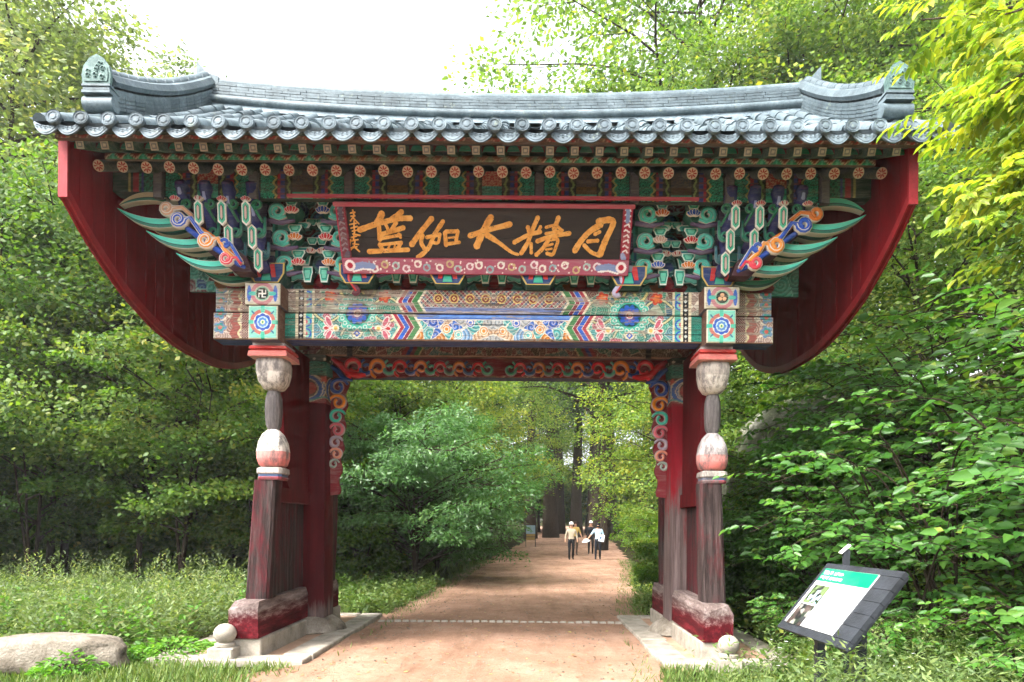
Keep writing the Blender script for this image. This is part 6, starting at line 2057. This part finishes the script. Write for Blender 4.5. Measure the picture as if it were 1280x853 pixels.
# right side behind the gate: slender leaning trees, bank shrubs
plant('slender_tree', ((5.6, 12.5, 'wood_y', .62, 3.5), (6.4, 17.5, 'wood_y', .7, .8), (8.4, 9.5, 'broad_a', .9, 2.7), (9.8, 13, 'wood_a', .8, 1.0)),
      'slender tree leaning over the path beyond the right pillar', 'slender trees right of the path beyond the gate')
plant('bank_bush', ((3.5, 3.6, 'bush_a', .55, .3), (4.3, 5.6, 'bush_a', .72, 1.3), (4.2, 8.2, 'bush_a', .7, 2.2), (5.4, 3.2, 'bush_a', .95, 3.3), (4.9, 10.8, 'bush_a', .75, 4.2), (6.2, 6.4, 'bush_a', 1.05, 5.1), (5.9, 1.2, 'bush_a', .9, .9), (7.4, 3.4, 'bush_a', 1.2, 2.0), (6.6, 9.8, 'bush_a', 1.0, 3.0), (8.4, 6.0, 'bush_a', 1.3, 4.4), (5.7, 15.0, 'bush_a', .8, .2)),
      'leafy green bush on the right bank behind the gate', 'green bushes along the right bank')
plant('fresh_bush', ((4.35, 1.4, 'bush_b', .62, .4), (5.0, 2.6, 'bush_b', .8, 1.5), (4.7, -.1, 'bush_b', .6, 2.8), (5.7, .3, 'bush_b', .85, 3.9), (6.3, 2.0, 'bush_b', 1.0, 5.0), (4.6, 4.4, 'bush_b', .7, .9), (7.0, -.4, 'bush_b', 1.0, 2.1), (3.9, 2.6, 'bush_b', .5, 4.2)),
      'fresh green bush on the slope behind the right posts', 'fresh green bushes behind the right posts')
plant('slope_tree', ((9.0, 4.2, 'broad_b', .85, .6), (11.5, 6.8, 'broad_a', .95, 1.8), (10.6, 1.4, 'broad_a', .8, 3.1), (13.5, 3.4, 'broad_b', 1.0, 4.3), (15.5, 8, 'broad_a', 1.1, 5.2), (12.4, 11, 'broad_b', 1.1, .2), (17.5, 3.5, 'broad_a', 1.1, 2.2)),
      'green tree on the slope right of the gate', 'trees on the slope right of the gate', -.6)
tree('pine', 'pine_tree', 10.2, 15.5, .8, .4, 'pale tufted conifer above the right end of the roof ridge', None, zoff=-1)

# near shrubs with large leaves, arching shoots
def arching_shrub(name, seed, n_shoot, reach, height, leaf, per, mat, aim=None):
    rng = np.random.default_rng(seed); rd = random.Random(seed)
    mb = MB(); P = []; D = []; Nn = []; S = []
    for i in range(n_shoot):
        az = (aim + rd.uniform(-1.2, 1.2)) if aim is not None else rd.uniform(0, 6.28)
        h = height * rd.uniform(.45, 1.05); rc = reach * rd.uniform(.5, 1.1)
        d = np.array((math.cos(az), math.sin(az), 0))
        b = np.array((rd.uniform(-.35, .35), rd.uniform(-.35, .35), -.1))
        pts = spline([b, b + d * rc * .25 + (0, 0, h * .55), b + d * rc * .62 + (0, 0, h * .92), b + d * rc + (0, 0, h * rd.uniform(.78, .95))], 6)
        mb.tube(pts, np.linspace(.018, .004, len(pts)), 5, L('4a4034'), caps=False)
        for s_ in range(7):
            g = .25 + .75 * (s_ + rd.random()) / 7
            p0 = pts[min(len(pts) - 1, int(g * (len(pts) - 1)))]
            a2 = az + rd.choice((-1, 1)) * rd.uniform(.3, 1.3)
            l2 = reach * rd.uniform(.16, .38)
            d2 = np.array((math.cos(a2), math.sin(a2), rd.uniform(-.12, .32)))
            tw = [p0, p0 + d2 * l2 * .5 + (0, 0, .04), p0 + d2 * l2 - (0, 0, .03)]
            mb.tube(tw, [.006, .005, .003], 4, L('4a4034'), caps=False)
            sd = np.array((-d2[1], d2[0], 0))
            for k in range(per):
                t = .08 + .92 * k / (per - 1)
                q = tw[0] * (1 - t) + tw[2] * t + (0, 0, .04 * math.sin(math.pi * t))
                sg = 1 if k % 2 else -1
                P.append(q); D.append(d2 * .75 + sd * sg * (.85 if k < per - 1 else 0) + (0, 0, rd.uniform(-.35, .1)))
                Nn.append(np.array((math.cos(az) * .75, math.sin(az) * .75 - .25, .75)) + rng.normal(0, .30, 3)); S.append(leaf * rd.uniform(.45, 1.2))
    n = len(P)
    return mb.mesh(name + '_stems', M['bark'], True), leaves(name, np.array(P), np.array(D), np.array(Nn), np.array(S), np.clip(rng.normal(.42, .2, n), 0, 1), M[mat], 'ovate')
SH = [arching_shrub('shrub_leaves', 41 + i, 26, 1.9, 2.6, .135, 10, 'near', aim=math.pi) for i in range(3)]
SH.append(arching_shrub('shrub_leaves', 47, 22, 1.2, 1.2, .11, 9, 'near'))
shrub_spots = [
    (5.2, -2.6, 0, 1.0, .2, 'large leaved shrub arching out above the information panel'),
    (6.3, -3.6, 1, 1.15, -.3, 'big leafy shrub at the right edge beside the yellow branch'),
    (6.9, -1.2, 2, 1.25, .1, 'tall leafy shrub on the slope right of the red gable board'),
    (7.4, .8, 0, 1.35, -.2, 'leafy shrub high on the slope behind the right gable'),
    (5.0, -.6, 1, .85, .5, 'leafy shrub next to the right posts of the gate'),
    (8.6, -2.0, 2, 1.6, .2, 'uppermost leafy shrub on the slope at the right edge'),
    (5.3, -4.6, 3, 1.0, 0, 'low leafy shrub at the right edge behind the panel'),
    (4.1, -1.4, 3, .75, 1.0, 'low leafy plant beside the right stone ball'),
    (3.9, -3.2, 3, .7, 2.0, 'low leafy plant just behind the information panel'),
    (4.9, -5.6, 3, .9, 3.0, 'low fern like plant at the lower right corner'),
    (8.2, 3.0, 1, 1.5, .1, 'leafy shrub above the mossy rock outcrop')]
for x, y, i, sc, rz, lab in shrub_spots:
    root = empty('leafy_shrub', (x, y, gz(x, y) - .05), rz); root.scale = (sc,) * 3
    tag(root, lab, 'shrub', 'leafy shrubs right of the gate')
    obj('stems', SH[i][0], root); obj('foliage', SH[i][1], root)

# ------------------------------------------------------------------ the overhanging yellow branch
def yellow_tree():
    x0, y0 = 7.6, -4.6
    root = empty('yellow_tree', (x0, y0, gz(x0, y0)))
    tag(root, 'tree beyond the right edge with yellow green compound leaves hanging over the roof end', 'tree')
    rd = random.Random(77)
    z0 = -gz(x0, y0)
    mb = MB()
    mb.tube(spline([(0, 0, -.3), (.1, .05, 2.0), (-.1, .1, 4.2), (-.3, .0, 6.4), (-.2, .1, 8.5)], 4), np.linspace(.16, .05, 17), 9, L('5a5046'))
    mb.build('trunk', M['bark_pale'], root, True)
    # one compound leaf, nine leaflets
    lm = {}
    for v in range(3):
        P = []; D = []; Nn = []; S = []
        for k in range(4):
            for sg in (-1, 1):
                P.append((.06 + k * .075, 0, -.02 * k * k * .3)); D.append((.55, sg * .85, -.28 + rd.uniform(-.1, .1))); Nn.append((rd.uniform(-.2, .2), sg * -.15, 1)); S.append(.135 * (1 - .06 * abs(k - 1.5)) * rd.uniform(.9, 1.1))
        P.append((.33, 0, -.05)); D.append((1, 0, -.35)); Nn.append((0, .1, 1)); S.append(.14)
        lm[v] = leaves('compound_leaf', np.array(P, float), np.array(D, float), np.array(Nn, float), np.array(S), np.clip(np.random.default_rng(v).normal(.45 + .14 * (v - 1), .12, len(P)), 0, 1), M['yellow'], 'ovate')
    green = []
    for v in range(3):
        g = lm[v].copy(); g.materials.clear(); g.materials.append(M['yellowgreen']); green.append(g)
    # branches: (start, mid, end) in world coordinates, then made local
    brs = [((7.4, -4.6, 5.0), (5.2, -4.9, 5.45), (3.75, -5.0, 5.0)), ((7.4, -4.6, 5.4), (5.2, -4.7, 6.0), (3.6, -4.9, 5.75)), ((7.4, -4.6, 4.4), (5.3, -4.9, 4.75), (4.0, -5.1, 4.35)), ((7.4, -4.6, 3.8), (5.6, -5.0, 4.15), (4.2, -5.2, 3.85)),
           ((7.3, -4.6, 5.8), (5.3, -4.5, 6.5), (3.9, -4.6, 6.35)), ((7.4, -4.6, 3.4), (5.9, -5.2, 3.6), (4.7, -5.3, 3.2)), ((5.4, -4.9, 5.4), (4.5, -5.3, 5.25), (3.72, -5.4, 4.75)), ((5.3, -4.9, 4.72), (4.4, -5.3, 4.5), (3.7, -5.4, 4.0)),
           ((6.2, -4.8, 5.2), (4.9, -5.2, 5.75), (4.0, -5.3, 5.5)), ((6.0, -4.8, 4.9), (4.9, -5.4, 4.95), (4.15, -5.5, 4.6))]
    n = 0
    for bi, (a, b, c) in enumerate(brs):
        pts = spline([a, b, c], 9)
        w = MB(); w.tube([(p[0] - x0, p[1] - y0, p[2] + z0) for p in pts], np.linspace(.035, .006, len(pts)), 6, L('6a5a48'))
        w.build('branch', M['bark_pale'], root, True)
        for k in range(29):
            t = .30 + .70 * (k + rd.random()) / 29
            p = pts[min(len(pts) - 1, int(t * (len(pts) - 1)))]
            az = math.pi + rd.uniform(-1.25, 1.25)
            pit = rd.uniform(.05, .75)
            q = (p[0] - x0 + rd.uniform(-.12, .12), p[1] - y0 + rd.uniform(-.25, .25), p[2] + z0 + rd.uniform(-.22, .14))
            yel = rd.random() < (.92 if bi in (0, 1, 4, 6, 8) else .55)
            o = obj('leaf', lm[rd.randrange(3)] if yel else green[rd.randrange(3)], root, q, (rd.uniform(-.35, .35), pit, az), (rd.uniform(.6, .85),) * 3)
            n += 1
    P = []; D = []; Nn = []; S = []
    for bi, (a, b, c) in enumerate(brs):
        pts = spline([a, b, c], 9)
        for k in range(60):
            t = .25 + .75 * rd.random()
            p = np.array(pts[min(len(pts) - 1, int(t * (len(pts) - 1)))]) - (x0, y0, -z0) + (rd.uniform(-.25, .25), rd.uniform(-.35, .35), rd.uniform(-.25, .2))
            az = math.pi + rd.uniform(-1.3, 1.3); d = np.array((math.cos(az), math.sin(az), rd.uniform(-.6, .1))); sd = np.array((-d[1], d[0], 0))
            for q in range(9):
                P.append(p + d * (.05 + .03 * q)); D.append(d * .6 + sd * (1 if q % 2 else -1) * (.8 if q < 8 else 0) + (0, 0, -.2)); Nn.append(np.array((-.3, -.3, .8)) + (rd.uniform(-.3, .3), rd.uniform(-.3, .3), 0)); S.append(rd.uniform(.075, .11))
    n_ = len(P)
    o = obj('leaf_mass', leaves('leaf_mass', np.array(P), np.array(D), np.array(Nn), np.array(S), np.clip(np.random.default_rng(3).normal(.45, .2, n_), 0, 1), M['yellow'], 'ovate'), root)
    o['kind'] = 'stuff'
yellow_tree()

# ------------------------------------------------------------------ weeds and grass
def on_path(x, y, m=.0): return abs(x - path_c(y)) < path_w(y) + m
def weed_field(name, seed, spots, hmin, hmax, nl, leaf, mat, label, cat, shape='slim', spread=.12, up=.5):
    rng = np.random.default_rng(seed)
    B = np.array(spots)
    n = len(B)
    H = rng.uniform(hmin, hmax, n)
    lean = rng.normal(0, .22, (n, 2))
    t = np.tile(np.linspace(.10, 1, nl), n)
    idx = np.repeat(np.arange(n), nl)
    P = np.stack([B[idx, 0] + lean[idx, 0] * H[idx] * t * t, B[idx, 1] + lean[idx, 1] * H[idx] * t * t, B[idx, 2] + H[idx] * t], 1)
    a = rng.uniform(0, 6.28, n * nl)
    P[:, :2] += (np.stack([np.cos(a), np.sin(a)], 1) * (spread * (1.05 - t) * rng.random(n * nl))[:, None])
    D = np.stack([np.cos(a), np.sin(a), rng.normal(up, .4, n * nl)], 1)
    Nn = np.array([0, 0, 1.0]) + rng.normal(0, .6, (n * nl, 3))
    S = leaf * rng.uniform(.6, 1.3, n * nl) * (1.15 - .5 * t)
    tint = np.clip(rng.normal(.4, .13, n * nl) + rng.normal(0, .14, n)[idx], 0, 1)
    o = obj(name, leaves(name, P, D, Nn, S, tint, M[mat], shape))
    tag(o, label, cat, kind='stuff')
    return o
def scatter(seed, n, x0, x1, y0, y1, ok=lambda x, y: True):
    rd = random.Random(seed); out = []
    for _ in range(n):
        x, y = rd.uniform(x0, x1), rd.uniform(y0, y1)
        if ok(x, y): out.append((x, y, gz(x, y) - .03))
    return out
offplat = lambda x, y: not (-4.1 < x < -2.0 and -2.6 < y < 2.0) and not (1.95 < x < 3.85 and -2.6 < y < 2.0) and not on_path(x, y, .05)
clump = lambda x, y: offplat(x, y) and math.sin(x * 1.7 + 2 * math.sin(y * .9)) + math.sin(y * 2.1 + x * .6) > -.5
weed_field('tall_weeds', 1, scatter(1, 2400, -15, -3.9, -1.6, 4.5, offplat), .4, .95, 32, .12, 'weed', 'pale green weeds filling the meadow left of the gate', 'weeds', 'slim', .16)
weed_field('tall_weeds', 11, scatter(11, 800, -15, -4.0, -1.2, 4.5, clump), .7, 1.35, 46, .085, 'pale', 'taller feathery weeds standing out of the left meadow', 'weeds', 'slim', .13, .9)
weed_field('tall_weeds', 12, scatter(12, 420, -15, -4.0, -1.6, 3.5, clump), .35, .8, 30, .10, 'bright', 'fresh green weeds mixed into the left meadow', 'weeds', 'diamond', .2)
weed_field('tall_weeds', 2, scatter(2, 700, -16, -3.2, 3.5, 9, offplat), .2, .6, 24, .13, 'mid', 'darker low weeds at the foot of the left wood', 'weeds', 'slim', .15)
weed_field('low_herbs', 3, scatter(3, 500, -4.6, -1.3, 2.1, 9, offplat), .1, .4, 20, .11, 'grass', 'low herbs along the left path edge behind the gate', 'weeds', 'diamond', .14)
weed_field('low_herbs', 4, scatter(4, 1500, 2.2, 9, 2.2, 14, offplat), .1, .45, 20, .12, 'grass', 'low herbs and ferns along the right path edge behind the gate', 'weeds', 'slim', .15)
weed_field('low_herbs', 5, scatter(5, 1100, 3.2, 9, -4.5, 2.2, offplat), .15, .5, 22, .11, 'mid', 'green undergrowth on the slope right of the gate', 'weeds', 'diamond', .16)
weed_field('flowering_weeds', 6, scatter(6, 1000, 1.9, 4.8, -7.6, -2.6, lambda x, y: offplat(x, y) and not (x < 2.2 and y < -6.9) and not (x < 3.0 and y > -4.9)), .3, .85, 38, .07, 'weed', 'pale flowering weeds round the information panel', 'weeds', 'slim', .14)
weed_field('flowering_weeds', 16, scatter(16, 300, 1.95, 2.95, -7.05, -6.35), .72, 1.06, 40, .075, 'weed', 'tall weeds hiding the legs of the information panel', 'weeds', 'slim', .13)
weed_field('slope_cover', 17, scatter(17, 1300, 3.4, 9, -1.5, 9, offplat), .12, .5, 22, .13, 'yellowgreen', 'yellow green ferny cover on the right slope', 'weeds', 'slim', .2)
def grass(name, seed, n, x0, x1, y0, y1, h, label, mat='grass', ok=offplat):
    rng = np.random.default_rng(seed)
    X = rng.uniform(x0, x1, n); Y = rng.uniform(y0, y1, n)
    dens = np.sin(X * 3.1 + 1.3 * np.sin(Y * 2.2)) * np.sin(Y * 2.7 + X) + rng.normal(0, .5, n) > -.55
    keep = np.array([ok(a, b) for a, b in zip(X, Y)]) & dens
    X, Y = X[keep], Y[keep]
    Z = np.array([gz(a, b) for a, b in zip(X, Y)]) - .03
    m_ = len(X)
    a = rng.uniform(0, 6.28, m_)
    D = np.stack([np.cos(a) * .6, np.sin(a) * .6, rng.uniform(.5, 1.4, m_)], 1)
    o = obj(name, leaves(name, np.stack([X, Y, Z], 1), D, np.stack([np.cos(a), np.sin(a), np.full(m_, .4)], 1) + rng.normal(0, .2, (m_, 3)), h * rng.uniform(.5, 1.5, m_), np.clip(rng.normal(.45, .2, m_), 0, 1), M[mat], 'blade'))
    tag(o, label, 'grass', kind='stuff')
grass('grass', 1, 30000, -8, -2.1, -4.6, -1.2, .13, 'short grass in front of the boulder and the left kerb', ok=lambda x, y: not (-4.1 < x < -2.0 and -2.6 < y < 2.0) and not (on_path(x, y, -.12) and y > -4.0))
grass('grass', 2, 16000, 1.9, 5, -8, -2.5, .13, 'short grass round the foot of the information panel', ok=lambda x, y: not on_path(x, y, .0) and not (1.95 < x < 3.85 and -2.6 < y))
grass('grass', 3, 22000, -6, 8, 2, 20, .16, 'grass verges on both sides of the path behind the gate')

def herb(name, x, y, seed, n, r, h, leaf, mat, label):
    rng = np.random.default_rng(seed)
    a = rng.uniform(0, 6.28, n); q = np.sqrt(rng.random(n)) * r
    top = h * (1 - .6 * (q / r) ** 2)
    P = np.stack([np.cos(a) * q, np.sin(a) * q, top * rng.uniform(.35, 1, n)], 1)
    D = np.stack([np.cos(a), np.sin(a), rng.normal(.25, .35, n)], 1)
    Nn = np.array([0, 0, 1.0]) + rng.normal(0, .35, (n, 3))
    root = empty(name, (x, y, gz(x, y) - .02)); tag(root, label, 'plant')
    obj('foliage', leaves(name, P, D, Nn, leaf * rng.uniform(.6, 1.2, n), np.clip(rng.normal(.5, .2, n), 0, 1), M[mat], 'ovate'), root)
    m = MB()
    for k in range(14):
        aa = rng.uniform(0, 6.28); m.tube([(0, 0, 0), (math.cos(aa) * r * .3, math.sin(aa) * r * .3, h * .5), (math.cos(aa) * r * .6, math.sin(aa) * r * .6, h * .7)], [.008, .006, .004], 4, L('3f6a2c'), caps=False)
    m.build('stems', M['bark'], root)
herb('green_herb', -4.52, -2.95, 1, 420, .34, .30, .075, 'bright', 'small bright green herb clump in front of the boulder')
herb('green_herb', -3.95, -1.95, 2, 700, .55, .28, .075, 'bright', 'wide bright green herb clump between the boulder and the kerb')
herb('green_herb', -4.25, -2.35, 3, 260, .28, .24, .06, 'bright', 'little green herb clump at the right end of the boulder')

# small white flowers on the weeds by the panel
rng = np.random.default_rng(31)
m = MB()
for k in range(130):
    x, y = rng.uniform(2.0, 4.4), rng.uniform(-7.3, -2.8)
    if on_path(x, y, .1) or (x < 3.0 and y > -4.9): continue
    z = gz(x, y) + rng.uniform(.22, .52); s_ = rng.uniform(.010, .018)
    for q in range(5):
        a = q * 1.2566
        m.add([(x, y, z), (x + s_ * math.cos(a - .4), y + s_ * math.sin(a - .4), z + .004), (x + 1.5 * s_ * math.cos(a), y + 1.5 * s_ * math.sin(a), z + .002), (x + s_ * math.cos(a + .4), y + s_ * math.sin(a + .4), z + .004)], [(0, 1, 2, 3)], L('e8e8ee'))
tag(m.build('white_flowers', M['petal']), 'tiny white flowers among the weeds round the information panel', 'flowers', kind='stuff')

# fallen leaves and pebbles on the path
rng = np.random.default_rng(5)
n = 2200
Y = -9 + 34 * rng.random(n) ** 1.2; X = np.array([path_c(y) + rng.uniform(-1, 1) * path_w(y) for y in Y])
Z = np.array([gz(a, b) for a, b in zip(X, Y)]) + .018
A = rng.uniform(0, 6.28, n)
o = obj('fallen_leaves', leaves('fallen_leaves', np.stack([X, Y, Z], 1), np.stack([np.cos(A), np.sin(A), rng.normal(.05, .1, n)], 1), np.array([0, 0, 1.0]) + rng.normal(0, .2, (n, 3)), rng.uniform(.03, .075, n), rng.random(n), mat_leaf('dry_leaf', [(.0, (.16, .09, .04)), (.5, (.28, .16, .07)), (1, (.35, .27, .09))], .1), 'diamond'))
tag(o, 'dry fallen leaves scattered on the path', 'leaves', kind='stuff')

rng = np.random.default_rng(8)
m = MB()
oct_ = [(1, 0, 0), (0, 1, 0), (-1, 0, 0), (0, -1, 0), (0, 0, .7), (0, 0, -.7)]
of = [(0, 1, 4), (1, 2, 4), (2, 3, 4), (3, 0, 4), (1, 0, 5), (2, 1, 5), (3, 2, 5), (0, 3, 5)]
for k in range(2600):
    y = -9.5 + 26 * rng.random() ** 1.3; x = path_c(y) + rng.uniform(-1, 1) * (path_w(y) + .2)
    r_ = rng.uniform(.004, .016); z = gz(x, y) + .014; a = rng.uniform(0, 6.28)
    m.add([(x + r_ * (p[0] * math.cos(a) - p[1] * math.sin(a)) * 1.3, y + r_ * (p[0] * math.sin(a) + p[1] * math.cos(a)), z + r_ * p[2]) for p in oct_], of, L('9a8878'))
tag(m.build('pebbles', M['stone_old']), 'small loose pebbles lying on the path', 'pebbles', kind='stuff')
edge = lambda x, y: on_path(x, y, .35) and not on_path(x, y, -.35) and not (abs(x) > 1.9 and -2.6 < y < 2.0)
grass('grass', 9, 60000, -4, 6, -5, 22, .10, 'sparse grass creeping over the edges of the path', ok=edge)

# ------------------------------------------------------------------ haze volume, added to pale far trees and lift dark shade
hm = bpy.data.materials.new('haze_air'); hm.use_nodes = True
hn = hm.node_tree.nodes
for q in list(hn):
    if q.type == 'BSDF_PRINCIPLED': hn.remove(q)
pv = hn.new('ShaderNodeVolumePrincipled')
pv.inputs['Color'].default_value = (.93, .96, .94, 1)
pv.inputs['Density'].default_value = .0007
pv.inputs['Anisotropy'].default_value = .2
hm.node_tree.links.new(pv.outputs[0], hn['Material Output'].inputs['Volume'])
hb = MB(); hb.box(-195, 195, -75, 280, -2.5, 48)
tag(hb.build('haze', hm), kind='stuff')
